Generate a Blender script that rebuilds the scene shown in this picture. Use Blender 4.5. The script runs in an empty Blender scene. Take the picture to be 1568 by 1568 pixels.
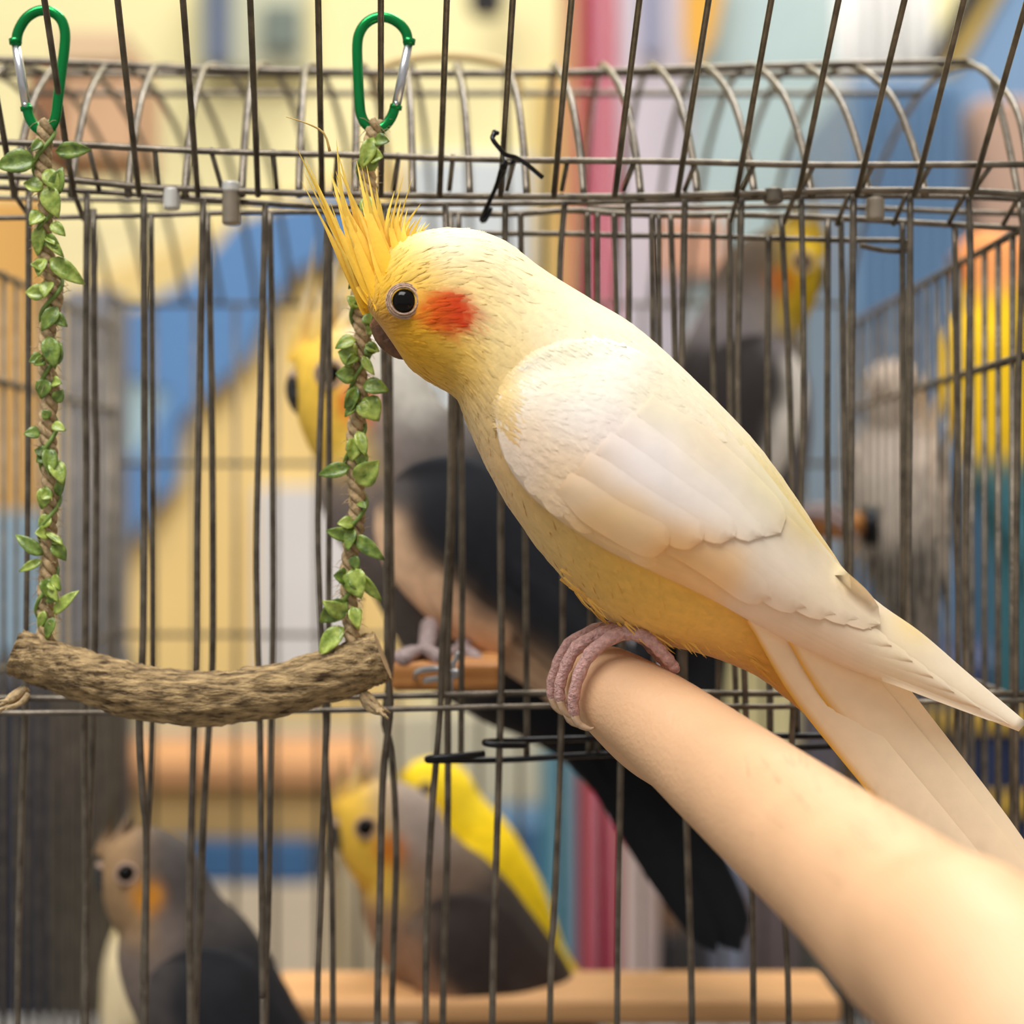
import bpy, math, random
from mathutils import Vector, Matrix, noise
from mathutils.bvhtree import BVHTree
random.seed(7)
SC = bpy.context.scene
COL = SC.collection

# ------------------------------------------------------------------ camera, world, light
Z0 = 1.25                 # eye height of the camera above the floor
D0 = 0.50                 # camera to the perched bird
FPX = 3125.0              # focal length in pixels of the 1568 px frame
cam_d = bpy.data.cameras.new('camera')
cam = bpy.data.objects.new('camera', cam_d)
COL.objects.link(cam)
cam.location = (0, -D0, Z0)
cam.rotation_euler = (math.pi / 2, 0, 0)
cam_d.sensor_width = 36
cam_d.lens = FPX / 1568 * 36
cam_d.clip_start = 0.01
cam_d.dof.use_dof = True
cam_d.dof.focus_distance = D0 - 0.002
cam_d.dof.aperture_fstop = 7.6
cam_d.dof.aperture_blades = 0
SC.camera = cam

w = bpy.data.worlds.new('world'); SC.world = w
w.use_nodes = True
bg = w.node_tree.nodes['Background']
bg.inputs[0].default_value = (1.0, 0.985, 0.97, 1)
bg.inputs[1].default_value = 0.40

def area(name, loc, target, size, power, color=(1, 1, 1)):
    l = bpy.data.lights.new(name, 'AREA'); l.shape = 'RECTANGLE'
    l.size, l.size_y = size; l.energy = power; l.color = color
    o = bpy.data.objects.new(name, l); COL.objects.link(o)
    o.location = loc
    o.rotation_euler = (Vector(target) - Vector(loc)).to_track_quat('-Z', 'Y').to_euler()
    return o
# the shop's ceiling lamps, above the frame: one over the aisle, one over the back of the shop
area('ceiling_lamp_aisle_offscreen', (-0.5, -0.7, 2.85), (-0.05, 0.1, Z0), (1.3, 0.9), 40, (1, 0.985, 0.96))
area('ceiling_lamp_back_offscreen', (0.3, 1.0, 2.85), (0.2, 1.0, 0), (1.4, 0.8), 30, (1, 0.98, 0.94))

vs = SC.view_settings
vs.view_transform = 'Standard'; vs.look = 'None'; vs.gamma = 1; vs.use_curve_mapping = False
vs.exposure = 0.1

# ------------------------------------------------------------------ helpers
def P(px, py, y=0.0):
    """point of the frame's pixel (px, py) at depth y behind the bird's plane"""
    d = D0 + y
    return Vector(((px - 784) * d / FPX, y, Z0 + (784 - py) * d / FPX))
def proj(v):
    d = D0 + v.y
    return 784 + v.x * FPX / d, 784 - (v.z - Z0) * FPX / d

def S(r, g, b):
    f = lambda c: ((c / 255 + 0.055) / 1.055) ** 2.4 if c > 10 else c / 255 / 12.92
    return (f(r), f(g), f(b))

def cr(pts, n):
    """Catmull-Rom through tuples, n samples over the whole run"""
    m = len(pts) - 1; out = []
    for i in range(n):
        t = i / (n - 1) * m
        k = min(int(t), m - 1); f = t - k
        p0 = pts[max(k - 1, 0)]; p1 = pts[k]; p2 = pts[k + 1]; p3 = pts[min(k + 2, m)]
        out.append(tuple(0.5 * (2 * b + (c - a) * f + (2 * a - 5 * b + 4 * c - d) * f * f
                   + (3 * b - a - 3 * c + d) * f ** 3) for a, b, c, d in zip(p0, p1, p2, p3)))
    return out
def sst(a, b, x):
    t = max(0.0, min(1.0, (x - a) / (b - a))); return t * t * (3 - 2 * t)

def origin_of(o):
    v = Vector((0, 0, 0))
    while o is not None:
        v += o.location; o = o.parent
    return v
def obj(name, verts, faces, mat, parent=None, smooth=True, cols=None, kind=None):
    me = bpy.data.meshes.new(name)
    off = origin_of(parent) if parent else Vector((0, 0, 0))
    me.from_pydata([tuple(Vector(v) - off) for v in verts], [], faces)
    if smooth:
        me.polygons.foreach_set('use_smooth', [True] * len(me.polygons))
    if cols:
        a = me.color_attributes.new('Col', 'FLOAT_COLOR', 'POINT')
        flat = []
        for c in cols: flat += [c[0], c[1], c[2], 1.0]
        a.data.foreach_set('color', flat)
    me.materials.append(mat)
    o = bpy.data.objects.new(name, me); COL.objects.link(o)
    o.parent = parent
    if kind: o['kind'] = kind
    return o
def tag(o, label, cat, group=None):
    o['label'] = label; o['category'] = cat
    if group: o['group'] = group
    return o
def thing(name, label, cat, loc, group=None):
    o = bpy.data.objects.new(name, None); COL.objects.link(o)
    o.empty_display_size = 0.02; o.location = loc
    return tag(o, label, cat, group)

class MB:
    def __init__(s): s.v = []; s.f = []; s.c = []
    def add(s, v, f, c=None):
        b = len(s.v); s.v += [Vector(x) for x in v]; s.f += [tuple(i + b for i in q) for q in f]
        if c is not None: s.c += c
    def build(s, name, mat, parent=None, smooth=True, kind=None):
        return obj(name, s.v, s.f, mat, parent, smooth, s.c or None, kind)

def tube(pts, rad, seg=8, cap=True, roundcap=False):
    """pts: Vectors; rad: number or list"""
    n = len(pts)
    if not hasattr(rad, '__len__'): rad = [rad] * n
    pts = [Vector(p) for p in pts]; rad = list(rad)
    if roundcap:
        def capend(p, q, r):
            d = (p - q).normalized()
            return [(p + d * r * math.sin(a), r * math.cos(a)) for a in (1.45, 1.1, 0.75, 0.4)]
        a = capend(pts[0], pts[1], rad[0]); b = capend(pts[-1], pts[-2], rad[-1])
        pts = [x[0] for x in a] + pts + [x[0] for x in reversed(b)]
        rad = [x[1] for x in a] + rad + [x[1] for x in reversed(b)]
        n = len(pts)
    v = []; f = []
    t0 = (pts[1] - pts[0]).normalized()
    u = t0.orthogonal().normalized()
    for i in range(n):
        t = (pts[min(i + 1, n - 1)] - pts[max(i - 1, 0)]).normalized()
        u = (u - t * u.dot(t)).normalized(); b = t.cross(u)
        for k in range(seg):
            a = 2 * math.pi * k / seg
            v.append(pts[i] + (u * math.cos(a) + b * math.sin(a)) * rad[i])
    for i in range(n - 1):
        for k in range(seg):
            k2 = (k + 1) % seg
            f.append((i * seg + k, i * seg + k2, (i + 1) * seg + k2, (i + 1) * seg + k))
    if cap:
        f.append(tuple(range(seg - 1, -1, -1)))
        f.append(tuple((n - 1) * seg + k for k in range(seg)))
    return v, f
def spline(pp, n):
    return [Vector(p) for p in cr([tuple(p) for p in pp], n)]
def box(c, h):
    v = [Vector((c[0] + sx * h[0], c[1] + sy * h[1], c[2] + sz * h[2])) for sx in (-1, 1) for sy in (-1, 1) for sz in (-1, 1)]
    return v, [(0, 1, 3, 2), (4, 6, 7, 5), (0, 4, 5, 1), (2, 3, 7, 6), (0, 2, 6, 4), (1, 5, 7, 3)]
def bevel(o, wd=0.002, seg=2):
    m = o.modifiers.new('bevel', 'BEVEL'); m.width = wd; m.segments = seg; m.limit_method = 'ANGLE'
    return o
def pbox(x0, y0, x1, y1, ynear, depth):
    """box whose near face fills the pixel rectangle at depth ynear"""
    a = P(x0, y0, ynear); b = P(x1, y1, ynear)
    return box(((a.x + b.x) / 2, ynear + depth / 2, (a.z + b.z) / 2), (abs(b.x - a.x) / 2, depth / 2, abs(a.z - b.z) / 2))
def prism(poly, y, th):
    """polygon of pixels at depth y, thickness th backwards"""
    front = [P(px, py, y) for px, py in poly]
    n = len(front)
    v = front + [p + Vector((0, th, 0)) for p in front]
    f = [tuple(range(n)), tuple(range(2 * n - 1, n - 1, -1))]
    for i in range(n):
        j = (i + 1) % n
        f.append((j, i, i + n, j + n))
    return v, f

# ------------------------------------------------------------------ materials
def material(name, col, rough=0.6, metal=0.0, var=0.12, nscale=40, bump=0.0, bscale=200, col2=None, sss=0.0, stretch=None, coat=0.0):
    m = bpy.data.materials.new(name); m.use_nodes = True
    nt = m.node_tree; N = nt.nodes; L = nt.links
    b = N['Principled BSDF']
    b.inputs['Roughness'].default_value = rough; b.inputs['Metallic'].default_value = metal
    if coat: b.inputs['Coat Weight'].default_value = coat
    tc = N.new('ShaderNodeTexCoord'); src = tc.outputs['Object']
    if stretch:
        mp = N.new('ShaderNodeMapping'); mp.inputs['Scale'].default_value = stretch
        L.new(src, mp.inputs['Vector']); src = mp.outputs['Vector']
    nz = N.new('ShaderNodeTexNoise'); nz.inputs['Scale'].default_value = nscale; nz.inputs['Detail'].default_value = 4
    L.new(src, nz.inputs['Vector'])
    mx = N.new('ShaderNodeMix'); mx.data_type = 'RGBA'
    c2 = col2 or tuple(min(1, c * (1 + var)) for c in col)
    c1 = col if col2 else tuple(c * (1 - var) for c in col)
    mx.inputs[6].default_value = (*c1, 1); mx.inputs[7].default_value = (*c2, 1)
    rp = N.new('ShaderNodeMapRange'); rp.inputs[1].default_value = 0.32; rp.inputs[2].default_value = 0.68
    L.new(nz.outputs['Fac'], rp.inputs[0]); L.new(rp.outputs[0], mx.inputs[0])
    L.new(mx.outputs[2], b.inputs['Base Color'])
    if bump:
        nb = N.new('ShaderNodeTexNoise'); nb.inputs['Scale'].default_value = bscale; nb.inputs['Detail'].default_value = 5
        L.new(src, nb.inputs['Vector'])
        bp = N.new('ShaderNodeBump'); bp.inputs['Strength'].default_value = bump; bp.inputs['Distance'].default_value = 0.001
        L.new(nb.outputs['Fac'], bp.inputs['Height']); L.new(bp.outputs[0], b.inputs['Normal'])
    if sss:
        b.inputs['Subsurface Weight'].default_value = sss
        b.inputs['Subsurface Radius'].default_value = (1, 0.4, 0.2)
        b.inputs['Subsurface Scale'].default_value = 0.004
    return m
def vmat(name, rough=0.75, var=0.06, nscale=300, bump=0.15, bscale=900, sheen=0.0, trans=0.0):
    """colour from the mesh's plumage colours, fine noise on top"""
    m = bpy.data.materials.new(name); m.use_nodes = True
    nt = m.node_tree; N = nt.nodes; L = nt.links
    b = N['Principled BSDF']; b.inputs['Roughness'].default_value = rough
    b.inputs['Specular IOR Level'].default_value = 0.25
    if sheen:
        b.inputs['Sheen Weight'].default_value = sheen
    at = N.new('ShaderNodeAttribute'); at.attribute_name = 'Col'
    tc = N.new('ShaderNodeTexCoord')
    nz = N.new('ShaderNodeTexNoise'); nz.inputs['Scale'].default_value = nscale; nz.inputs['Detail'].default_value = 4
    L.new(tc.outputs['Object'], nz.inputs['Vector'])
    rp = N.new('ShaderNodeMapRange'); rp.inputs[1].default_value = 0.3; rp.inputs[2].default_value = 0.7
    rp.inputs[3].default_value = 1 - var; rp.inputs[4].default_value = 1 + var
    L.new(nz.outputs['Fac'], rp.inputs[0])
    mu = N.new('ShaderNodeVectorMath'); mu.operation = 'SCALE'
    L.new(at.outputs['Color'], mu.inputs[0]); L.new(rp.outputs[0], mu.inputs['Scale'])
    L.new(mu.outputs[0], b.inputs['Base Color'])
    if bump:
        nb = N.new('ShaderNodeTexNoise'); nb.inputs['Scale'].default_value = bscale
        L.new(tc.outputs['Object'], nb.inputs['Vector'])
        bp = N.new('ShaderNodeBump'); bp.inputs['Strength'].default_value = bump; bp.inputs['Distance'].default_value = 0.0004
        L.new(nb.outputs['Fac'], bp.inputs['Height']); L.new(bp.outputs[0], b.inputs['Normal'])
    if trans:
        tr = N.new('ShaderNodeBsdfTranslucent'); L.new(mu.outputs[0], tr.inputs['Color'])
        ms = N.new('ShaderNodeMixShader'); ms.inputs[0].default_value = trans
        L.new(b.outputs[0], ms.inputs[1]); L.new(tr.outputs[0], ms.inputs[2])
        L.new(ms.outputs[0], N['Material Output'].inputs['Surface'])
    return m

M_WIRE = material('worn_cage_wire', S(108, 99, 87), 0.36, 0.6, 0.4, 180, 0.2, 700)
M_HOOK = material('black_steel', S(40, 40, 42), 0.3, 0.8, 0.2, 200)
M_PLUME = vmat('plumage', 0.8, 0.05, 500, 0.2, 1200, sheen=0.25, trans=0.12)
M_QUILL = vmat('flight_feather', 0.6, 0.03, 200, 0.08, 900, sheen=0.15, trans=0.18)
M_GREYPL = vmat('grey_plumage', 0.8, 0.12, 250, 0.2, 900)
M_EYE = material('eye_black', (0.004, 0.003, 0.002), 0.08, 0, 0.1)
M_EYE.node_tree.nodes['Principled BSDF'].inputs['Specular IOR Level'].default_value = 0.22
M_EYERING = material('eye_ring_skin', S(188, 158, 138), 0.6, 0, 0.3, 900, 0.6, 1500)
M_BEAK = material('horn_brown_beak', S(104, 70, 46), 0.35, 0, 0.4, 500, 0.4, 700)
M_BEAKD = material('dark_beak', S(45, 42, 42), 0.4, 0, 0.2)
M_FOOT = material('pink_scaly_foot', S(205, 160, 152), 0.55, 0, 0.25, 900, 0.9, 1400, sss=0.1)
M_FOOTG = material('grey_pink_foot', S(160, 140, 138), 0.6, 0, 0.25, 500, 0.6, 900)
M_CLAW = material('horn_claw', S(196, 164, 132), 0.35, 0, 0.15, 500)
M_SKIN = material('pale_skin', S(224, 178, 136), 0.5, 0, 0.05, 60, 0.25, 900, sss=0.12)
M_HAIR = material('arm_hair', S(92, 66, 44), 0.6)
M_BARK = material('bark', S(74, 56, 34), 0.95, 0, 0, 480, 1.0, 900, col2=S(196, 166, 118), stretch=(0.4, 1.5, 1.5))
M_CUT = material('cut_wood_end', S(190, 158, 116), 0.8, 0, 0.2, 300)
M_ROPE = material('jute_rope', S(182, 156, 116), 0.9, 0, 0.3, 700, 0.5, 1200)
M_VINE = material('green_vine', S(112, 136, 60), 0.6, 0, 0.25, 500)
M_LEAF = material('plastic_leaf', S(104, 130, 34), 0.38, 0, 0, 420, 0.3, 700, col2=S(184, 200, 96), coat=0.2)
M_LEAF2 = material('dark_plastic_leaf', S(72, 98, 30), 0.4, 0, 0, 420, 0.3, 700, col2=S(138, 162, 66), coat=0.2)
M_GREEN = material('green_anodised', S(14, 138, 66), 0.25, 0.65, 0.1, 60)
M_STEEL = material('brushed_aluminium', S(214, 214, 218), 0.28, 0.9, 0.06, 60)
M_WOOD = material('pine_wood', S(176, 112, 52), 0.6, 0, 0, 60, 0.2, 200, col2=S(214, 150, 84), stretch=(0.4, 3, 6))
M_CLIPW = material('white_clip', S(214, 212, 206), 0.4, 0.1, 0.08)
M_CLIPG = material('grey_clip', S(150, 138, 122), 0.4, 0.3, 0.2)

# ------------------------------------------------------------------ structure
def plain(name, col, rough=0.8, var=0.05, ns=8): return material(name, S(*col), rough, 0, var, ns)
M_WALL = plain('pale_yellow_paint', (238, 226, 170))
def structure(name, vf, mat):
    o = obj(name, vf[0], vf[1], mat, None, False); o['kind'] = 'structure'; return o
structure('floor', box((0, 0.0, -0.02), (3, 3.2, 0.02)), plain('floor_vinyl', (168, 160, 150)))
structure('wall_back', box((0, 1.66, 1.5), (3, 0.04, 1.5)), M_WALL)

# ------------------------------------------------------------------ the bird builder
SEC = [  # top px, top py, bottom px, bottom py, half width mm
 (566, 478, 592, 512, 3.5), (560, 462, 604, 530, 6.5), (562, 438, 624, 558, 10), (582, 398, 655, 582, 13.5), (622, 366, 688, 600, 16.2),
 (690, 351, 703, 614, 17.8), (765, 368, 715, 645, 19.5), (830, 413, 735, 692, 22), (900, 457, 762, 745, 25), (965, 496, 793, 795, 27.5),
 (1030, 552, 833, 845, 29), (1095, 615, 878, 897, 28.5), (1155, 678, 933, 945, 26.5), (1205, 745, 1005, 978, 23.5),
 (1255, 820, 1085, 1000, 19), (1300, 890, 1155, 1028, 14), (1322, 950, 1204, 1064, 9.5), (1334, 1015, 1246, 1100, 6), (1358, 1075, 1290, 1142, 3.6), (1388, 1130, 1335, 1186, 2), (1410, 1165, 1378, 1205, .8)]
NS = len(SEC) - 1
WST = [ # wing stations: upper px,py  lower px,py  y upper, middle, lower (mm)
 (772, 590, 757, 628, -20.5, -22.5, -20), (815, 545, 768, 690, -21, -26.5, -22), (885, 522, 800, 745, -21, -30, -24.5), (968, 532, 855, 795, -20, -32, -27),
 (1040, 585, 925, 840, -18, -32, -27.5), (1105, 645, 1005, 878, -15, -30.5, -26), (1165, 712, 1090, 918, -11, -27.5, -24), (1222, 785, 1165, 960, -8.5, -23.5, -21),
 (1278, 855, 1240, 998, -7, -19, -17.5), (1340, 918, 1315, 1030, -5.5, -14.5, -14), (1410, 968, 1392, 1057, -4.5, -11, -10.5), (1482, 1030, 1468, 1085, -3.5, -8, -7.5), (1572, 1106, 1560, 1120, -3, -5, -5)]
NW = len(WST) - 1

class RBF:
    """plumage colour from control points (px, py, radius, (r,g,b))"""
    def __init__(s, pts): s.p = [(a, b, r, S(*c)) for a, b, r, c in pts]
    def __call__(s, px, py):
        W = 1e-9; c = [0, 0, 0]
        for a, b, r, k in s.p:
            d = ((px - a) ** 2 + (py - b) ** 2) / (r * r)
            w_ = math.exp(-d * 1.4) + 2e-3 / (1 + d * d * 20)
            W += w_
            for i in range(3): c[i] += w_ * k[i]
        return tuple(x / W for x in c)

def section(t):
    k = t / NS * (len(SEC) - 1)
    m = len(SEC) - 1; i = min(int(k), m - 1); f = k - i
    p0, p1, p2, p3 = SEC[max(i - 1, 0)], SEC[i], SEC[i + 1], SEC[min(i + 2, m)]
    return tuple(0.5 * (2 * b + (c - a) * f + (2 * a - 5 * b + 4 * c - d) * f * f + (3 * b - a - 3 * c + d) * f ** 3) for a, b, c, d in zip(p0, p1, p2, p3))
def bodypt(t, a, infl=0.0):
    """t along the sections, a angle around (0 = top, pi/2 = near side)"""
    tx, ty, bx, by, w_ = section(t)
    top = P(tx, ty); bot = P(bx, by)
    c = (top + bot) / 2; h = (top - bot) / 2
    hl = h.length
    h = h * (1 + infl / hl)
    return c + h * math.cos(a) + Vector((0, -1, 0)) * (w_ / 1000 + infl) * math.copysign(abs(math.sin(a)) ** 0.9, math.sin(a))
NECK = P(745, 520)
def head_rot(v, wt, ang):
    if not ang: return v
    a = ang * wt; d = v - NECK
    return NECK + Vector((d.x * math.cos(a) + d.z * math.sin(a), d.y, -d.x * math.sin(a) + d.z * math.cos(a)))
def head_w(t): return 1 - sst(5.2, 8.6, t)

def wing_pt(u, v, off=0.0):
    """u 0..NW along the wing, v 0 (upper) .. 1 (lower)"""
    i = min(max(int(u), 0), NW - 1); f = u - i
    p0, p1, p2, p3 = WST[max(i - 1, 0)], WST[i], WST[i + 1], WST[min(i + 2, NW)]
    q = [0.5 * (2 * b + (c - a) * f + (2 * a - 5 * b + 4 * c - d) * f * f + (3 * b - a - 3 * c + d) * f ** 3) for a, b, c, d in zip(p0, p1, p2, p3)]
    ux, uy, lx, ly, yu, ym, yl = q
    y = yu * (1 - v) * (1 - 2 * v) + ym * 4 * v * (1 - v) + yl * v * (2 * v - 1)
    return P(ux + (lx - ux) * v, uy + (ly - uy) * v, y / 1000 - off)

BODY_V = []; BODY_F = []
NR, NA = 76, 44
for i in range(NR):
    t = i / (NR - 1) * NS
    for k in range(NA):
        BODY_V.append((t, 2 * math.pi * k / NA))
for i in range(NR - 1):
    for k in range(NA):
        k2 = (k + 1) % NA
        BODY_F.append((i * NA + k, (i + 1) * NA + k, (i + 1) * NA + k2, i * NA + k2))
BODY_F.append(tuple(range(NA))); BODY_F.append(tuple((NR - 1) * NA + k for k in reversed(range(NA))))
BODY_P = [bodypt(t, a) for t, a in BODY_V]
BVH = BVHTree.FromPolygons([tuple(v) for v in BODY_P], BODY_F)
def ybody(px, py):
    o = P(px, py, -0.2); d = (P(px, py, 0.2) - o).normalized()
    h = BVH.ray_cast(o, d)
    return h[0].y if h[0] is not None else None
def wing_surf(u, v, off=0.0):
    p = wing_pt(u, v)
    px, py = proj(p)
    yb = ybody(px, py)
    y = p.y
    if yb is not None: y = min(y, yb - 0.0008)
    return P(px, py, y - off)

def blade(line, widths, nrm, camber=0.12, across=4, twist=0.0):
    """feather: thin cambered sheet along a centre line"""
    v = []; f = []; n = len(line)
    for i in range(n):
        t = (line[min(i + 1, n - 1)] - line[max(i - 1, 0)]).normalized()
        s = t.cross(nrm).normalized(); nn = s.cross(t).normalized()
        for k in range(across + 1):
            q = (k / across - 0.5) * 2
            v.append(line[i] + s * widths[i] * q * 0.5 + nn * (-camber * widths[i] * (q * q) * 0.5))
    for i in range(n - 1):
        for k in range(across):
            a = i * (across + 1) + k
            f.append((a, a + 1, a + across + 2, a + across + 1))
    return v, f
def fw(n, wmax, base=0.5, tip=0.25):
    """feather width profile"""
    o = []
    for i in range(n):
        t = i / (n - 1)
        a = base + (1 - base) * sst(0, 0.35, t)
        e = math.sqrt(max(0, 1 - max(0, (t - (1 - tip)) / tip) ** 2)) if t > 1 - tip else 1
        o.append(max(wmax * a * e, wmax * 0.03))
    return o

CREST = [ # base px,py ; bend px,py ; tip px,py ; width px
 ((566, 470), (505, 330), (452, 222), 26), ((572, 462), (522, 360), (468, 244), 28), ((562, 478), (520, 370), (494, 300), 26),
 ((580, 445), (530, 330), (515, 214), 34), ((584, 436), (545, 330), (518, 236), 36), ((574, 455), (530, 345), (506, 262), 34), ((590, 428), (555, 340), (520, 262), 38),
 ((596, 420), (565, 330), (546, 246), 34), ((600, 420), (570, 350), (560, 290), 36), ((606, 415), (585, 340), (576, 286), 34), ((612, 410), (592, 350), (604, 292), 30),
 ((618, 408), (600, 350), (618, 268), 22), ((624, 402), (608, 350), (614, 306), 30), ((630, 398), (622, 350), (644, 312), 26), ((640, 392), (632, 360), (646, 330), 30),
 ((648, 388), (640, 365), (658, 342), 28), ((590, 440), (552, 372), (522, 318), 40), ((600, 432), (570, 372), (548, 320), 40), ((612, 424), (585, 370), (575, 322), 38),
 ((575, 468), (538, 395), (512, 335), 34), ((622, 416), (602, 372), (606, 330), 36), ((634, 404), (616, 372), (628, 338), 32), ((656, 384), (650, 366), (664, 352), 26)]

def make_bird(name, label, group, colb, colw, colt, colc, tr=None, hero=False, crest=1.0, tail=1.0, turn=0.0, feet=True, beakmat=None, footmat=None, wingv=None, flight=None):
    """a cockatiel; tr maps the model pose to its place in the cage"""
    tr = tr or (lambda v: v)
    base = tr(P(985, 985, 0))
    root = thing(name, label, 'bird', base, group)
    mp = M_PLUME if hero else M_GREYPL
    mq = M_QUILL if hero else M_GREYPL
    # body
    cols = []; vv = []
    for (t, a), p in zip(BODY_V, BODY_P):
        px, py = proj(p)
        # soft ruffles of the plumage
        n_ = noise.noise(p * 90) * 0.0006 + noise.noise(p * 260) * 0.00022
        q = p + (p - (bodypt(t, 0) + bodypt(t, math.pi)) / 2).normalized() * n_
        vv.append(tr(head_rot(q, head_w(t), turn))); cols.append(colb(px, py))
    body = obj('body', vv, BODY_F, mp, root, True, cols)
    # contour feathers
    if hero:
        fb = MB(); rnd = random.Random(3)
        for i in range(9500):
            t = rnd.random() ** 0.9 * (NS - 1.2) + 0.45; a = rnd.uniform(-0.12, math.pi + 0.12)
            p = bodypt(t, a)
            px, py = proj(p)
            if (px - 617) ** 2 + (py - 462) ** 2 < 27 ** 2: continue
            if t < 1.6 and py > 488: continue
            hd = 1 - sst(4.5, 8, t)
            q = bodypt(min(t + .03, NS), a)
            dirn = (q - p).normalized()
            ta = (bodypt(t, a + 0.02) - p).normalized()
            nrm = ta.cross(dirn).normalized()
            cc = (bodypt(t, 0) + bodypt(t, math.pi)) / 2
            if nrm.dot(p - cc) < 0: nrm = -nrm
            side = dirn.cross(nrm)
            L_ = (0.0060 + 0.0045 * sst(4, 9, t) + 0.003 * sst(9, 14, t)) * rnd.uniform(0.75, 1.25)
            W_ = L_ * (rnd.uniform(0.07, 0.13) if hd > .5 else rnd.uniform(.16, .26))
            dirn = (dirn + side * rnd.uniform(-0.2, 0.2)).normalized()
            lift = 0.00008 + 0.00028 * rnd.random() ** 2 + (0.0004 if (t > 9 and a > 1.7) else 0)
            if math.cos(a) > .8 and t > 6: lift *= .35
            g = rnd.uniform(0.86, 1.05) if hd > .5 else rnd.uniform(.95, 1.03)
            def sp(fl, fs, h):
                x = p + dirn * L_ * fl + side * W_ * fs
                loc, nn, _, _ = BVH.find_nearest(x)
                return (loc + nn * (h if nn.dot(nrm) > 0 else -h))
            vs_ = [sp(0, 0, 0.00002), sp(.4, -1, lift * .3), sp(.4, 0, lift * .6 + .00008), sp(.4, 1, lift * .3),
                   sp(.8, -.7, lift * .7), sp(.8, 0, lift + .00008), sp(.8, .7, lift * .7), sp(1, 0, lift)]
            ca = colb(px, py); cb_ = colb(*proj(vs_[5]))
            ca, cb_ = [tuple(min(1, x * g) for x in c) for c in (ca, cb_)]
            mid = tuple((x + y) / 2 for x, y in zip(ca, cb_))
            fb.add(vs_, [(0, 1, 2), (0, 2, 3), (1, 4, 5, 2), (2, 5, 6, 3), (4, 7, 5), (5, 7, 6)], [ca, mid, mid, mid, cb_, cb_, cb_, cb_])
        fb.build('contour_feathers', M_PLUME, root, True, 'stuff')
        # loose fluff along crown and belly outline
        fl = MB()
        def tuft(px, py, dx, dy, y, wpx, col):
            a = P(px, py, y); b = P(px + dx, py + dy, y + rnd.uniform(-.001, .001))
            mid = (a + b) / 2 + Vector((rnd.uniform(-.0006, .0006), 0, rnd.uniform(-.0006, .0006)))
            v_, f_ = blade(spline([a, mid, b], 5), [wpx * .00016 * k for k in (1, .9, .7, .4, .05)], Vector((0, -1, 0)), 0.1, 2)
            fl.add(v_, f_, [col] * len(v_))
        for i in range(34):
            tt = rnd.random(); x = 668 + tt * 60
            tuft(x, 360 + abs(tt - .5) * 10, rnd.uniform(4, 22), rnd.uniform(-14, -4), rnd.uniform(-.006, .004), 6, S(252, 246, 226))
        bel = [(880, 900), (930, 950), (1000, 985), (1060, 998), (1105, 1000), (1150, 1020), (1210, 1065)]
        for i in range(420):
            x, y_ = cr(bel, 60)[rnd.randrange(60)]
            tuft(x - rnd.uniform(0, 36), y_ - rnd.uniform(22, 46), rnd.uniform(22, 38), rnd.uniform(20, 34), rnd.uniform(-.012, .004), rnd.uniform(2, 5), colb(x, y_ - 40))
        for i in range(26):
            x = rnd.uniform(640, 700); y_ = 560 + (x - 625) * .5
            tuft(x, y_ - 14, rnd.uniform(6, 16), rnd.uniform(10, 26), rnd.uniform(-.008, 0), 8, colb(x, y_ - 14))
        for i in range(20):
            x = rnd.uniform(770, 890); y_ = 372 + (x - 770) * .72
            tuft(x - 10, y_ + 4, rnd.uniform(18, 34), rnd.uniform(8, 20), rnd.uniform(-.006, .002), 9, colb(x, y_ + 8))
        fl.build('loose_down', M_PLUME, root, True, 'stuff')
        # small soft coverts over the shoulder, and neck feathers running out over the wing's front edge
        def ylay(px, py):
            o = P(px, py, -.2); d = (P(px, py, .2) - o).normalized()
            ys = [h[0].y for h in (BVH.ray_cast(o, d), WB.ray_cast(o, d)) if h[0] is not None]
            return min(ys) if ys else None
        wc = MB()
        def soft(px, py, ang, L_, W_, lift, colf):
            n, ac = 6, 4; vv = []; cc = []; ca, sa = math.cos(ang), math.sin(ang); last = None
            for i in range(n):
                s_ = i / (n - 1); wd = W_ * (math.sin(math.pi * min(1, .12 + s_ * .88)) ** .6 if s_ < 1 else .05)
                for k in range(ac + 1):
                    q = k / ac - .5
                    x = px + ca * L_ * s_ - sa * wd * q; y = py + sa * L_ * s_ + ca * wd * q
                    yy = ylay(x, y)
                    if yy is None: return
                    if last is not None and abs(yy - last) > .006: return
                    last = yy
                    vv.append(P(x, y, yy - lift * (.1 + .9 * s_) * (1 - 1.2 * abs(q)) - .00005)); cc.append(colf(x, y))
            ff = [(i * 5 + k, i * 5 + k + 1, i * 5 + k + 6, i * 5 + k + 5) for i in range(n - 1) for k in range(4)]
            wc.add(vv, ff, cc)
        for i in range(900):
            u = rnd.uniform(.1, 4.6); v = rnd.uniform(.03, .95)
            x, y = proj(wing_pt(u, v)); x2, y2 = proj(wing_pt(u + .4, v))
            ang = math.atan2(y2 - y, x2 - x) + rnd.uniform(-.2, .2)
            k = .6 + .4 * u / 4.6
            soft(x, y, ang, rnd.uniform(38, 62) * k, rnd.uniform(18, 30) * k, rnd.uniform(.00005, .0002), colw)
        def mixc(x, y):
            k = sst(0, 60, x - (770 + max(0, (560 - y)) * 1.2 + max(0, y - 640) * .35))
            return tuple(a_ + (b_ - a_) * k for a_, b_ in zip(colb(x, y), colw(x, y)))
        front = [(930, 505), (880, 505), (830, 520), (790, 548), (762, 585), (750, 620), (752, 648)]
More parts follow.
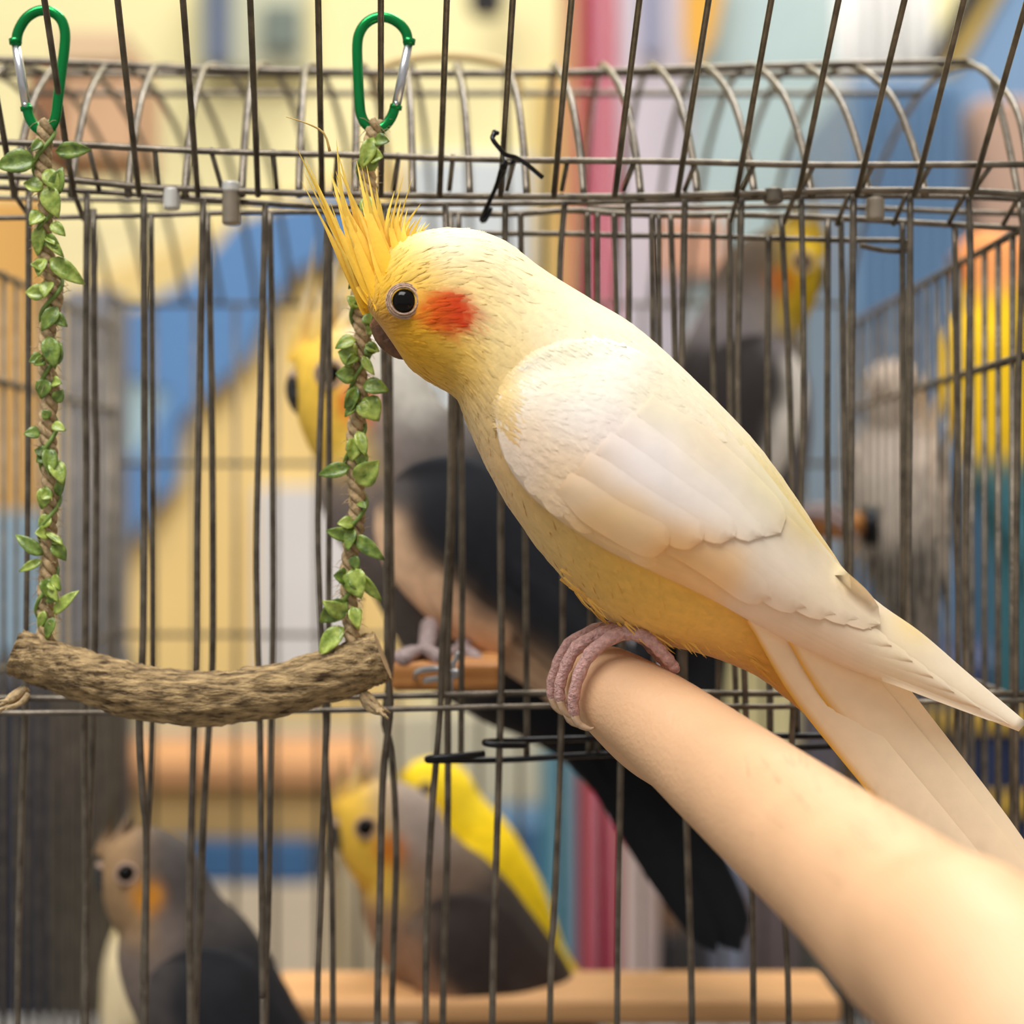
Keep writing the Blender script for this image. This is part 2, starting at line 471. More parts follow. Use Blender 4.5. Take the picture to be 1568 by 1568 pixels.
        for i in range(380):
            x, y = cr(front, 80)[rnd.randrange(80)]
            x += rnd.uniform(-16, 14); y += rnd.uniform(-10, 10)
            ang = math.radians(38) + (y - 600) / 600 + rnd.uniform(-.25, .25)
            soft(x, y, ang, rnd.uniform(26, 52), rnd.uniform(8, 16), rnd.uniform(.0001, .0003), mixc)
        wc.build('wing_coverts', M_PLUME, root, True, 'stuff')
    # wings
    for side in (-1, 1):
        if side == 1 and not hero and False: continue
        fy = (lambda v: v) if side == -1 else (lambda v: Vector((v.x * D0 / (D0 + v.y) * (D0 - v.y) / D0 if False else v.x, -v.y, v.z)))
        NU, NV = 64, 16
        v = []; c = []; f = []
        for i in range(NU + 1):
            for j in range(NV + 1):
                u = i / NU * NW; q = j / NV
                p = wing_surf(u, q)
                v.append(p); c.append(colw(*proj(p)))
        for i in range(NU):
            for j in range(NV):
                a = i * (NV + 1) + j
                f.append((a, a + 1, a + NV + 2, a + NV + 1))
        # turned-in rim so the wing reads as a solid fold of feathers
        rim = [i * (NV + 1) for i in range(NU + 1)] + [NU * (NV + 1) + j for j in range(1, NV + 1)] + [i * (NV + 1) + NV for i in range(NU - 1, -1, -1)] + [j for j in range(NV - 1, 0, -1)]
        b0 = len(v)
        for r_ in rim:
            v.append(v[r_] + Vector((0, 0.0028 if v[r_].y < -0.006 else 0.001, 0))); c.append(c[r_])
        m_ = len(rim)
        for i in range(m_):
            j = (i + 1) % m_
            f.append((rim[i], rim[j], b0 + j, b0 + i))
        wg = obj('wing', [tr(fy(p)) for p in v], f, mq, root, True, c)
        # feathers laid on the wing: (u0,v0,u1,v1,width in v at base scale (px), lift mm, count name)
        FE = []
        for k in range(7):      # primaries fanned along the lower edge
            FE.append((4.6 + .12 * k, .955 - .05 * k, 11.75 - .45 * k, .80 - .07 * k, 30 + 2 * k, .3 + .2 * k, 'primary'))
        for k in range(5):      # secondaries over them
            FE.append((3.8 + .1 * k, .72 - .1 * k, (7.0, 7.7, 8.3, 8.8, 9.2, 9.3)[k], (.74, .62, .49, .36, .25)[k], 62, 1.6 + .12 * k, 'secondary'))
        for k in range(5):      # greater coverts
            FE.append((2.8 + .2 * k, .82 - .15 * k, (5.0, 5.5, 6.0, 6.5, 6.8)[k], (.82, .68, .53, .38, .25)[k], 62, 2.1 + .06 * k, 'covert'))
        if not hero or side == 1: FE = FE[:13:2]
        for (u0, v0, u1, v1, wp, lift, nm) in FE:
            n = 26
            line = []; 
            for i in range(n):
                s = i / (n - 1)
                line.append(wing_surf(u0 + (u1 - u0) * s, max(0.02, min(.985, v0 + (v1 - v0) * s)), lift / 1000 * (.25 + .75 * s)))
            ws = [x * .00016 for x in fw(n, wp, .6, .3 if nm == 'primary' else .16)]
            # tilt the blade to lie on the wing: normal from neighbours
            vv = []; ff = []; ac = 4; cc = []
            for i in range(n):
                t = (line[min(i + 1, n - 1)] - line[max(i - 1, 0)]).normalized()
                sd = t.cross(Vector((0, -1, 0))).normalized()
                for k in range(ac + 1):
                    q = (k / ac - .5)
                    x = line[i] + sd * ws[i] * q
                    px, py = proj(x)
                    yb = None
                    # follow the curvature of the wing across the feather
                    h = WB.ray_cast(P(px, py, -.2), (P(px, py, .2) - P(px, py, -.2)).normalized()) if WB else (None,)
                    s = i / (n - 1)
                    if h[0] is not None:
                        x = P(px, py, h[0].y - lift / 1000 * (.25 + .75 * s) + (abs(q) * 2) ** 2 * .0004)
                    vv.append(x); cc.append(colw(px, py) if flight is None else flight(px, py))
            for i in range(n - 1):
                for k in range(ac):
                    a = i * (ac + 1) + k
                    ff.append((a, a + 1, a + ac + 2, a + ac + 1))
            obj(nm + '_feather', [tr(fy(p)) for p in vv], ff, mq, wg, True, cc)
    # tail
    TF = [((1215, 1035), (1335, 1180), (1565, 1440), 40, -.004, -.002), ((1300, 1000), (1390, 1140), (1590, 1385), 56, -.002, 0), ((1295, 1005), (1350, 1090), (1450, 1210), 64, .004, .004),
          ((1262, 955), (1397, 1125), (1640, 1440), 80, -.0165, -.0032), ((1212, 945), (1375, 1145), (1650, 1480), 86, -.0195, -.0046), ((1160, 940), (1320, 1145), (1610, 1490), 72, -.0205, -.006)]
    for (b, m, e, wp, y0, y) in TF:
        n = 16
        m = tuple(q0 + (q1 - q0) * tail for q0, q1 in zip(b, m)); e = tuple(q0 + (q1 - q0) * tail for q0, q1 in zip(b, e))
        line = spline([P(*b, y0), P(*m, y), P(*e, y)], n)
        v_, f_ = blade(line, [x * .00016 for x in fw(n, wp, .55, .35)], Vector((0, -1, 0)), .10, 6)
        cc = []
        for i in range(n):
            for k in range(7):
                px, py = proj(v_[i * 7 + k]); cc.append(colt(px, py, k / 6, i / (n - 1)))
        obj('tail_feather', [tr(p) for p in v_], f_, mq, root, True, cc)
    # crest
    cst = CREST if hero else CREST[::2]
    cr_parent = None
    if hero:
        extra = []
        for i in range(78):
            b, m, e, wp = CREST[i % 23]
            k = random.uniform(.4, .97); j = random.uniform(-15, 15)
            extra.append(((b[0] + j * .6, b[1] + j * .3 + random.uniform(-8, 10)), (m[0] * k + b[0] * (1 - k) + j, m[1] * k + b[1] * (1 - k)), (e[0] * k + b[0] * (1 - k) + j * 1.2, e[1] * k + b[1] * (1 - k)), wp * .62))
        cst = [(b, m, e, wp * .8) for b, m, e, wp in cst] + extra
    for i, (b, m, e, wp) in enumerate(cst):
        y = ((i * 37) % 11 - 5) * .0009
        n = 12
        m = tuple(q0 + (q1 - q0) * crest for q0, q1 in zip(b, m)); e = tuple(q0 + (q1 - q0) * crest for q0, q1 in zip(b, e))
        yb = ybody(*b)
        if yb is not None and i % 5 < 3:
            y0 = yb * (.35 + .66 * (i * 7 % 10) / 10) - .0004; y1 = y0 * .45
        else: y0 = y * .6; y1 = y
        line = spline([P(*b, y0), P(*m, y1), P(*e, y * 1.3)], n)
        prof = [wp * (1.0 if hero else 1.4) * .00016 * max(.015, (0.5 + .5 * math.sin(math.pi * min(1, t_ * 1.5 + .1))) * (1 - t_) ** .9) for t_ in [k / (n - 1) for k in range(n)]]
        v_, f_ = blade(line, prof, Vector((random.uniform(-.4, .4), -1, 0)), .3, 4)
        cc = [colc(k // 5 / (n - 1), i) for k in range(len(v_))]
        obj('crest_feather', [tr(head_rot(p, 1, turn)) for p in v_], f_, mp, root, True, cc)
    if hero:
        v_, f_ = tube(spline([P(505, 232, -.001), P(496, 204, -.002), P(470, 189, -.003), P(438, 179, -.003)], 10), [.0004, .00035, .0003, .00028, .00026, .00024, .0002, .00016, .00012, .0001], 6)
        obj('crest_feather', [tr(p) for p in v_], f_, M_PLUME, root, True, [S(226, 190, 112)] * len(v_))
    # eyes
    for side in (-1, 1):
        if side == -1:
            yb = ybody(619, 461) or -.014
            c = P(619, 461, yb)
        else:
            c = P(619, 461, 0); c.y = -(ybody(619, 461) or -.014)
        r = 18.5 * .00016
        v = []; f = []
        for i in range(13):
            for k in range(20):
                th = math.pi * i / 12; ph = 2 * math.pi * k / 20
                v.append(c + Vector((math.sin(th) * math.cos(ph) * r, math.cos(th) * r * .75 * side - side * r * -.05, math.sin(th) * math.sin(ph) * r)))
        for i in range(12):
            for k in range(20):
                f.append((i * 20 + k, i * 20 + (k + 1) % 20, (i + 1) * 20 + (k + 1) % 20, (i + 1) * 20 + k))
        eye = obj('eye', [tr(head_rot(p, 1, turn)) for p in v], f, M_EYE, root)
        mb = MB()
        for rr, tr_, dy in (((1.1, .09, .0), (1.28, .07, .1), (1.44, .07, .3)) if hero else ((1.2, .2, 0),)):
            ring = [c + Vector((math.cos(a) * r * rr, side * r * (.42 - dy), math.sin(a) * r * rr * (1.0 if rr < 1.3 else .98))) for a in [2 * math.pi * k / 28 for k in range(29)]]
            a_, b_ = tube(ring, r * tr_, 6, False); mb.add(a_, b_)
        rg = obj('eyelid', [tr(head_rot(p, 1, turn)) for p in mb.v], mb.f, M_EYERING, eye)
    # beak: hooked upper mandible and short lower one
    up = spline([P(580, 484), P(578, 502), P(586, 522), P(598, 538), P(609, 548)], 12)
    mb = MB(); v, f = tube(up, [.0038, .0042, .0044, .0044, .0042, .0039, .0035, .0030, .0025, .0019, .0012, .0005], 12)
    v = [Vector((p.x + .0027, p.y * .85, p.z)) for p in v]
    obj('upper_beak', [tr(head_rot(p, 1, turn)) for p in v], f, beakmat or M_BEAK, root)
    v, f = tube(spline([P(606, 516), P(611, 530), P(613, 540)], 6), [.0042, .004, .0035, .003, .0022, .0012], 10)
    obj('lower_beak', [tr(head_rot(p, 1, turn)) for p in v], f, beakmat or M_BEAK, root)
    v, f = tube(spline([P(578, 484), P(587, 492), P(598, 497)], 6), [.0028, .0034, .0036, .0036, .0032, .0024], 10)
    obj('cere', [tr(head_rot(p, 1, turn)) for p in v], f, M_EYERING if not hero else material('brown_cere', S(150, 106, 72), .6, 0, .3, 700, .5, 1200), root)
    # feet
    if feet:
        FT = []
        for dy, sh, nm in ((-.0075, 0, 'near'), (.006, -12, 'far')):
            ox = sh; oy = sh * .35
            FT.append([P(990 + ox, 938 + oy, dy), P(985 + ox, 962 + oy, dy)])                                      # leg
            FT.append([P(985 + ox, 968 + oy, dy), P(945 + ox, 972 + oy, dy - .0012), P(905 + ox, 1000 + oy, dy - .0022), P(886 + ox, 1036 + oy, dy - .0024), P(878 + ox, 1072 + oy, dy - .001), P(880 + ox, 1094 + oy, dy)])
            FT.append([P(980 + ox, 964 + oy, dy + .002), P(930 + ox, 968 + oy, dy + .0024), P(885 + ox, 990 + oy, dy + .003), P(866 + ox, 1022 + oy, dy + .0034), P(857 + ox, 1052 + oy, dy + .004), P(858 + ox, 1072 + oy, dy + .0045)])
            FT.append([P(960 + ox, 968 + oy, dy - .001), P(990 + ox, 976 + oy, dy - .003), P(1018 + ox, 1004 + oy, dy - .0032), P(1034 + ox, 1024 + oy, dy - .0022)])
            for k, pts in enumerate(FT):
                pass
            foot = None
            for k, pts in enumerate(FT):
                n = 18; ln = spline(pts, n)
                rr = [(.0021 if k == 0 else .0019 - .0006 * (i / (n - 1))) * (1 + .10 * math.sin(i * 2.1)) for i in range(n)]
                v, f = tube(ln, rr, 10, True, True)
                o = obj('leg' if k == 0 else 'toe', [tr(p) for p in v], f, footmat or M_FOOT, root)
                if k in (1, 2):
                    e = pts[-1]
                    cl = spline([e, e + P(6, 14) - P(0, 0), e + P(22, 22) - P(0, 0), e + P(30, 19) - P(0, 0)] if k == 1 else [e, e + P(3, 12) - P(0, 0), e + P(12, 23) - P(0, 0), e + P(21, 29) - P(0, 0)], 8)
                    v, f = tube(cl, [.0012, .0011, .001, .0009, .0007, .0005, .0003, .0001], 8)
                    obj('claw', [tr(p) for p in v], f, M_CLAW, o)
            FT = []
    return root

# wing surface tree used to lay feathers
_wv = []; _wf = []
for i in range(81):
    for j in range(21):
        _wv.append(tuple(wing_surf(i / 80 * NW, j / 20)))
for i in range(80):
    for j in range(20):
        a = i * 21 + j; _wf.append((a, a + 1, a + 22, a + 21))
WB = BVHTree.FromPolygons(_wv, _wf)

def mapper(px, py, y, rot=0.0, flip=False, scale=1.0, yaw=0.0, pivot=(900, 720)):
    """pose: model pivot goes to pixel (px,py) at depth y, turned by rot degrees in the picture plane, yaw about the vertical"""
    c0 = P(*pivot); c1 = P(px, py, y); a = math.radians(rot); b = math.radians(yaw)
    def tr(v):
        d = (v - c0) * scale
        if flip: d.x = -d.x
        x = d.x * math.cos(a) + d.z * math.sin(a); z = -d.x * math.sin(a) + d.z * math.cos(a); yy = d.y
        x, yy = x * math.cos(b) - yy * math.sin(b), x * math.sin(b) + yy * math.cos(b)
        return c1 + Vector((x, yy, z))
    return tr

# ------------------------------------------------------------------ hero cockatiel
hero_b = RBF([
 (560, 470, 40, (236, 176, 48)), (590, 430, 48, (252, 196, 44)), (600, 500, 30, (214, 150, 50)), (630, 400, 45, (252, 222, 110)), (620, 540, 50, (246, 186, 40)), (660, 570, 50, (244, 186, 50)),
 (700, 590, 40, (238, 190, 84)), (690, 370, 60, (254, 246, 214)), (760, 390, 55, (253, 240, 200)), (655, 425, 36, (250, 190, 60)), (720, 425, 50, (252, 210, 120)), (640, 500, 40, (248, 186, 34)), (700, 540, 50, (250, 200, 76)), (760, 480, 60, (252, 226, 160)),
 (780, 560, 60, (246, 216, 150)), (830, 450, 70, (250, 232, 184)), (900, 500, 80, (250, 238, 204)), (1000, 560, 90, (248, 236, 208)), (1100, 640, 90, (246, 230, 190)), (1200, 740, 80, (240, 214, 140)), (1280, 850, 80, (236, 200, 110)),
 (740, 640, 50, (240, 206, 140)), (760, 700, 50, (242, 200, 136)), (800, 760, 55, (240, 198, 130)), (850, 820, 60, (240, 200, 122)), (900, 880, 60, (240, 194, 100)), (960, 920, 70, (240, 192, 94)), (1040, 940, 70, (238, 190, 88)), (1100, 980, 60, (238, 192, 98)), (1170, 1000, 60, (230, 180, 84)), (1240, 1060, 60, (226, 178, 84)), (1310, 1020, 50, (224, 178, 84)), (1340, 1120, 60, (236, 204, 150))])
hero_w = RBF([
 (770, 620, 40, (250, 240, 224)), (800, 580, 50, (250, 242, 222)), (860, 570, 50, (248, 240, 208)), (900, 600, 40, (248, 244, 228)), (950, 560, 50, (252, 248, 230)), (820, 660, 50, (250, 222, 186)), (790, 700, 40, (248, 226, 204)), (860, 640, 45, (246, 236, 226)),
 (880, 720, 55, (250, 220, 180)), (930, 670, 60, (250, 236, 226)), (1000, 700, 60, (250, 240, 236)), (1020, 610, 60, (250, 238, 206)), (1090, 680, 60, (250, 232, 198)), (1060, 760, 60, (248, 238, 230)), (960, 800, 50, (252, 218, 168)),
 (1040, 840, 50, (252, 204, 134)), (920, 820, 40, (248, 206, 146)), (1100, 860, 45, (250, 208, 150)), (1130, 780, 60, (248, 236, 220)), (1180, 740, 50, (246, 232, 184)), (1200, 850, 60, (244, 228, 206)), (1280, 900, 60, (242, 222, 190)), (1240, 800, 40, (240, 214, 136)), (1300, 870, 30, (240, 216, 150)),
 (1180, 930, 50, (240, 218, 192)), (1280, 980, 50, (240, 216, 186)), (1380, 990, 60, (240, 220, 186)), (1460, 1050, 60, (242, 224, 194)), (1550, 1110, 50, (242, 226, 200)), (1400, 955, 30, (238, 206, 120))])
def hero_t(px, py, q, s):
    base = S(250, 232, 200); edge = S(226, 172, 34)
    k = sst(.80, .98, q) if q > .5 else 0
    return tuple(b + (e - b) * k for b, e in zip(base, edge))
def hero_c(s, i):
    a = S(250, 186, 14); b = S(248, 214, 100)
    k = min(1, s * 1.1 + (i % 5) * .05)
    return tuple(x + (y - x) * k for x, y in zip(a, b))
_hb = hero_b
def hero_b(px, py):
    c = _hb(px, py)
    # orange ear patch, streaky edge
    dx, dy = px - 686, py - 478
    a = math.radians(12); x = dx * math.cos(a) + dy * math.sin(a); y = -dx * math.sin(a) + dy * math.cos(a)
    e = (x / 53) ** 2 + (y / 39) ** 2 + .22 * noise.noise(Vector((px * .03, py * .12, 0)))
    k = 1 - sst(.35, 1.25, e)
    kk = sst(-30, 20, x - y * .4); o = tuple(p + (q - p) * kk for p, q in zip(S(236, 100, 8), S(214, 62, 4)))
    c = tuple(p + (q - p) * k for p, q in zip(c, o))
    # brownish lores between eye and beak
    k = .55 * math.exp(-(((px - 598) / 22) ** 2 + ((py - 486) / 16) ** 2))
    return tuple(p + (q - p) * k for p, q in zip(c, S(150, 96, 40)))
make_bird('cockatiel', 'pale yellow cockatiel with raised crest and orange cheek perched on a finger', None, hero_b, hero_w, hero_t, hero_c, hero=True)

# ------------------------------------------------------------------ the hand it perches on
def make_hand():
    mb = MB()
    def limb(pts, n=24, seg=24):
        q = cr([(p[0].x, p[0].y, p[0].z, p[1]) for p in pts], n)
        v, f = tube([Vector(x[:3]) for x in q], [x[3] for x in q], seg, True, True); mb.add(v, f)
    def R(px, y): return px * (D0 + y) / FPX
    ax = [(928, 1052, .002, 66), (1000, 1098, -.010, 76), (1100, 1178, -.030, 92), (1200, 1258, -.056, 108), (1300, 1338, -.086, 124), (1420, 1440, -.120, 150), (1560, 1566, -.160, 172)]
    L_ = [(P(a, b, y), R(r, y)) for a, b, y, r in ax]
    L_ += [(Vector((.125, -.245, Z0 - .155)), .027), (Vector((.20, -.33, Z0 - .235)), .028), (Vector((.34, -.47, Z0 - .36)), .036), (Vector((.45, -.58, Z0 - .46)), .042)]
    limb(L_, 60)                                                    # index finger, hand edge, wrist, forearm
    limb([(P(926, 1056, .003), .0100), (P(985, 1130, .006), .0088), (P(1040, 1172, .004), .0078), (P(1085, 1190, -.004), .0068)], 16)   # bent tip of the index, tucked under
    for k, (dy, s) in enumerate(((.019, 0), (.0265, 60), (.031, 125))):   # middle, ring, little finger folded behind the index
        a = [(1045 + s, 1130 + s * .7, .002 + dy, .0092), (1130 + s * .8, 1196 + s * .6, -.016 + dy, .0098), (1230 + s * .5, 1276 + s * .45, -.046 + dy, .0112), (1360, 1392, -.085 + dy * .9, .0135), (1600, 1590, -.14 + dy * .6, .018)]
        limb([(P(a_, b_, y_), r_) for a_, b_, y_, r_ in a], 24)
        limb([(P(1047 + s, 1134 + s * .7, .002 + dy), .0090), (P(1120 + s * .8, 1210 + s * .6, -.002 + dy), .008), (P(1190 + s * .6, 1256 + s * .5, -.012 + dy), .007)], 14)
    # raised knuckles of the back of the hand beyond the tail
    limb([(P(1552, 1362, .030), .0100), (P(1620, 1450, .02), .015), (P(1700, 1560, -.03), .022), (Vector((.14, -.23, Z0 - .16)), .025)], 24)
    limb([(Vector((.11, -.20, Z0 - .155)), .014), (Vector((.085, -.175, Z0 - .178)), .012), (Vector((.066, -.145, Z0 - .178)), .0105), (Vector((.058, -.125, Z0 - .170)), .0085)], 20)  # thumb, below the frame
    root = thing('person', "person's bare bent finger and hand held out as the yellow cockatiel's perch", 'hand', P(1420, 1440, -.12))
    o = obj('hand', mb.v, mb.f, M_SKIN, root)
    m = o.modifiers.new('remesh', 'REMESH'); m.mode = 'VOXEL'; m.voxel_size = .0016; m.use_smooth_shade = True
    m = o.modifiers.new('smooth', 'SMOOTH'); m.factor = .5; m.iterations = 9
    # fine hair on the back of the hand
    hb = MB(); rnd = random.Random(5)
    q = cr([(p[0].x, p[0].y, p[0].z, p[1]) for p in L_[:7]], 80)
    for i in range(60):
        k = rnd.randrange(40, 72); c = Vector(q[k][:3]); r = q[k][3]
        t = (Vector(q[k + 1][:3]) - c).normalized()
        up = Vector((0, 0, 1)) - t * t.z; up.normalize(); sd = t.cross(up)
        a = rnd.gauss(0, .5)
        n_ = up * math.cos(a) + sd * math.sin(a)
        p0 = c + n_ * r * .97
        d = (n_ * .55 + t * rnd.uniform(-.9, -.2) + sd * rnd.uniform(-.4, .4)).normalized()
        L1 = rnd.uniform(.0025, .005)
        v, f = tube([p0, p0 + d * L1 * .5, p0 + d * L1 + t * -.0006], [.00005, .00004, .00002], 4, False)
        hb.add(v, f)
    hb.build('arm_hair', M_HAIR, root, True, 'stuff')
make_hand()

# ------------------------------------------------------------------ front cage
XL, XR = -.165, .138
YF, YB = .046, .345
ZT, ZB = Z0 + .086, Z0 - .235
cage = thing('bird_cage', 'dark wire cage with arched roof and raised flap behind the yellow cockatiel', 'cage', ((XL + XR) / 2, (YF + YB) / 2, ZB))
RW = .00092
def wire(pts, r=RW, mat=None, name='wire', n=None, seg=7):
    pts = [P(*p) if not isinstance(p, Vector) else p for p in pts]
    if len(pts) > 2 and n != 0: pts = spline(pts, n or max(8, len(pts) * 3))
    v, f = tube(pts, r, seg)
    return obj(name, v, f, mat or M_WIRE, cage)
# raised flap: bars leaning out over the bird
tops = [-132, -32, 68, 180, 280, 383, 487, 583, 684, 785, 875, 979, 1085, 1181, 1284, 1385, 1476, 1573, 1672]
bots = [-72, 22, 113, 213, 303, 395, 493, 583, 673, 766, 848, 941, 1037, 1127, 1222, 1312, 1400, 1487, 1576]
def flap_y(py): return .044 - .046 * (297 - py) / 297
for a, b in zip(tops, bots):
    xt = b + (a - b) * (297 + 190) / 297 * 1.0
    wire([(xt, -190, flap_y(-190)), (a, 0, flap_y(0)), (b, 300, flap_y(300))], .00083, M_WIRE, 'flap_bar', n=6)
wire([(-220, -190, flap_y(-190)), (700, -188, flap_y(-190)), (1800, -190, flap_y(-190))], .001, M_WIRE, 'flap_rail')
# rails at the top of the front
wire([(-170, 212, .0415), (0, 218, .0415), (130, 222, .0415), (270, 230, .0415), (420, 235, .0415), (560, 238, .0415), (700, 243, .0415), (850, 246, .0415), (1050, 248, .0415), (1250, 253, .0415), (1580, 252, .0415)], .0009, M_WIRE, 'rail')
wire([(-170, 262, .0455), (0, 270, .0455), (95, 275, .0455), (213, 286, .0455), (300, 290, .0455), (395, 294, .0455), (583, 299, .0455), (766, 301, .0455), (950, 301, .0455), (1130, 297, .0455), (1310, 292, .0455), (1480, 293, .0455), (1572, 298, .0455)], .00095, M_WIRE, 'rail')
wire([(-170, 280, .049), (0, 287, .049), (130, 293, .049), (215, 298, .049), (310, 304, .049), (400, 311, .049), (500, 317, .049), (640, 313, .049), (770, 312, .049), (930, 309, .049), (1130, 304, .049), (1310, 300, .049), (1480, 302, .049), (1572, 306, .049)], .0008, M_WIRE, 'rail')
wire([(-170, 336, .056), (0, 334, .056), (130, 332, .056), (220, 330, .056), (310, 327, .056), (400, 325, .056), (496, 325, .056)], .00075, M_WIRE, 'rail')
wire([(-170, 300, .075), (0, 303, .075), (130, 306, .075), (300, 309, .075), (520, 318, .075), (640, 326, .06)], .0007, M_WIRE, 'rail')
wire([(496, 325, .056), (640, 326, .056), (780, 328, .056), (870, 322, .056), (960, 328, .056), (1085, 330, .056), (1130, 329, .056), (1300, 335, .056), (1400, 341, .056), (1572, 351, .056)], .0009, M_WIRE, 'rail')
wire([(900, 318, .07), (1060, 318, .07), (1240, 316, .07), (1400, 322, .075), (1560, 328, .075)], .0008, M_WIRE, 'rail')
# door top rail with its curled end
wire([(730, 358, .058), (860, 358, .058), (960, 361, .058), (1050, 361, .058), (1180, 365, .058), (1300, 368, .058), (1380, 369, .058), (1391, 375, .058), (1384, 384, .057), (1350, 383, .056), (1318, 376, .055)], .0008, M_WIRE, 'door_rail', n=40)
# stubs between the two upper rails, and under the front rail
for k, (a, b) in enumerate([(42, 60), (135, 152), (237, 244), (322, 341), (418, 424), (517, 512), (611, 603), (694, 688), (789, 776), (870, 860), (973, 955), (1066, 1048), (1156, 1136), (1247, 1226), (1337, 1317), (1426, 1403), (1519, 1491)]):
    ya = 218 + 34 * min(1, a / 1250)
    wire([(a, ya, .0415), (b, 292, .0465)], .0007, M_WIRE, 'stub', n=0)
for a, b in [(22, 48), (114, 128), (1130, 1118), (1217, 1199), (1300, 1281), (1388, 1368), (1476, 1452), (1562, 1536)]:
    wire([(a, 298, .0475), (b, 336 if a < 700 else 344, .056)], .0007, M_WIRE, 'stub', n=0)
# arched roof wires, zinc grey
RP = [(.0475, 300), (.052, 258), (.062, 200), (.074, 152), (.090, 120), (.105, 103)]
def roof_pts(k):
    pts = []
    for y, py in RP:
        s = 1 - .122 * (y - .0475) / (.105 - .0475)
        pts.append(P(545 + k * 87.2 * s, py, y))
    x = pts[-1].x
    for y, h in ((.14, .1395), (.19, .1420), (.25, .134), (.30, .115), (YB, .086)):
        pts.append(Vector((x, y, Z0 + h)))
    return pts
for k in range(-7, 11):
    wire(roof_pts(k), .00105, M_WIRE, 'roof_wire', n=26)
pr = spline([P(1578, 300, .0475), P(1566, 200, .055), P(1540, 140, .075), P(1482, 96, .105), P(1440, 102, .13)], 16)
wire(pr, .001, M_WIRE, 'roof_edge', n=0)
wire([(-190, 86, .105), (0, 92, .105), (160, 98, .105), (300, 105, .105), (600, 112, .105), (850, 112, .105), (1050, 105, .105), (1300, 98, .105), (1482, 95, .105)], .0011, M_WIRE, 'roof_rail')
wire([Vector((XL, .19, Z0 + .1415)), Vector((0, .19, Z0 + .1415)), Vector((XR, .19, Z0 + .1415))], .0011, M_WIRE, 'roof_rail')
wire([Vector((XL, .15, Z0 + .1395)), Vector((0, .15, Z0 + .1395)), Vector((XR, .15, Z0 + .1395))], .0011, M_WIRE, 'roof_rail')
# front bars, each as it runs
def low(y): return y
BARS = [
 [(44, 292), (43, 600), (42, 800), (38, 1090), (33, 1250), (27, 1568)],
 [(133, 296), (131, 600), (132, 700), (131, 970), (129, 1090), (131, 1300), (132, 1568)],
 [(220, 300), (221, 600), (219, 970), (214, 1110), (219, 1220), (224, 1293), (222, 1568)],
 [(311, 304), (306, 600), (302, 800), (301, 1000), (297, 1120), (290, 1400), (292, 1568)],
 [(406, 311), (401, 520), (393, 800), (394, 960), (398, 1110), (402, 1500), (403, 1568)],
 [(503, 316), (496, 500), (487, 760), (489, 900), (497, 1060), (499, 1140), (490, 1400), (486, 1568)],
 [(588, 314), (588, 550), (593, 700), (593, 1000), (597, 1085), (586, 1200), (582, 1380), (578, 1568)],
 [(682, 313), (690, 560), (691, 620), (689, 800), (677, 1000), (674, 1090), (662, 1240), (654, 1400), (652, 1568)],
 [(774, 311), (772, 500), (767, 750), (768, 1000), (764, 1180), (760, 1320), (754, 1568)],
 [(865, 309), (857, 430), (860, 700), (862, 960), (857, 1200), (851, 1340), (842, 1568)],
 [(962, 308), (963, 500), (955, 900), (950, 1200), (945, 1568)],
 [(1049, 305), (1044, 560), (1046, 800), (1050, 1200), (1060, 1568)],
 [(1136, 304), (1130, 580), (1136, 900), (1146, 1200), (1151, 1340), (1154, 1568)],
 [(1227, 301), (1231, 580), (1222, 900), (1205, 1300), (1202, 1400), (1208, 1568)],
 [(1307, 300), (1304, 600), (1302, 900), (1300, 1300), (1302, 1568)],
 [(1394, 300), (1393, 600), (1391, 870), (1391, 1130), (1390, 1568)],
 [(1483, 302), (1486, 430), (1479, 860), (1480, 1050), (1474, 1250), (1470, 1568)],
 [(1567, 306), (1560, 600), (1556, 900), (1556, 1200), (1558, 1568)]]
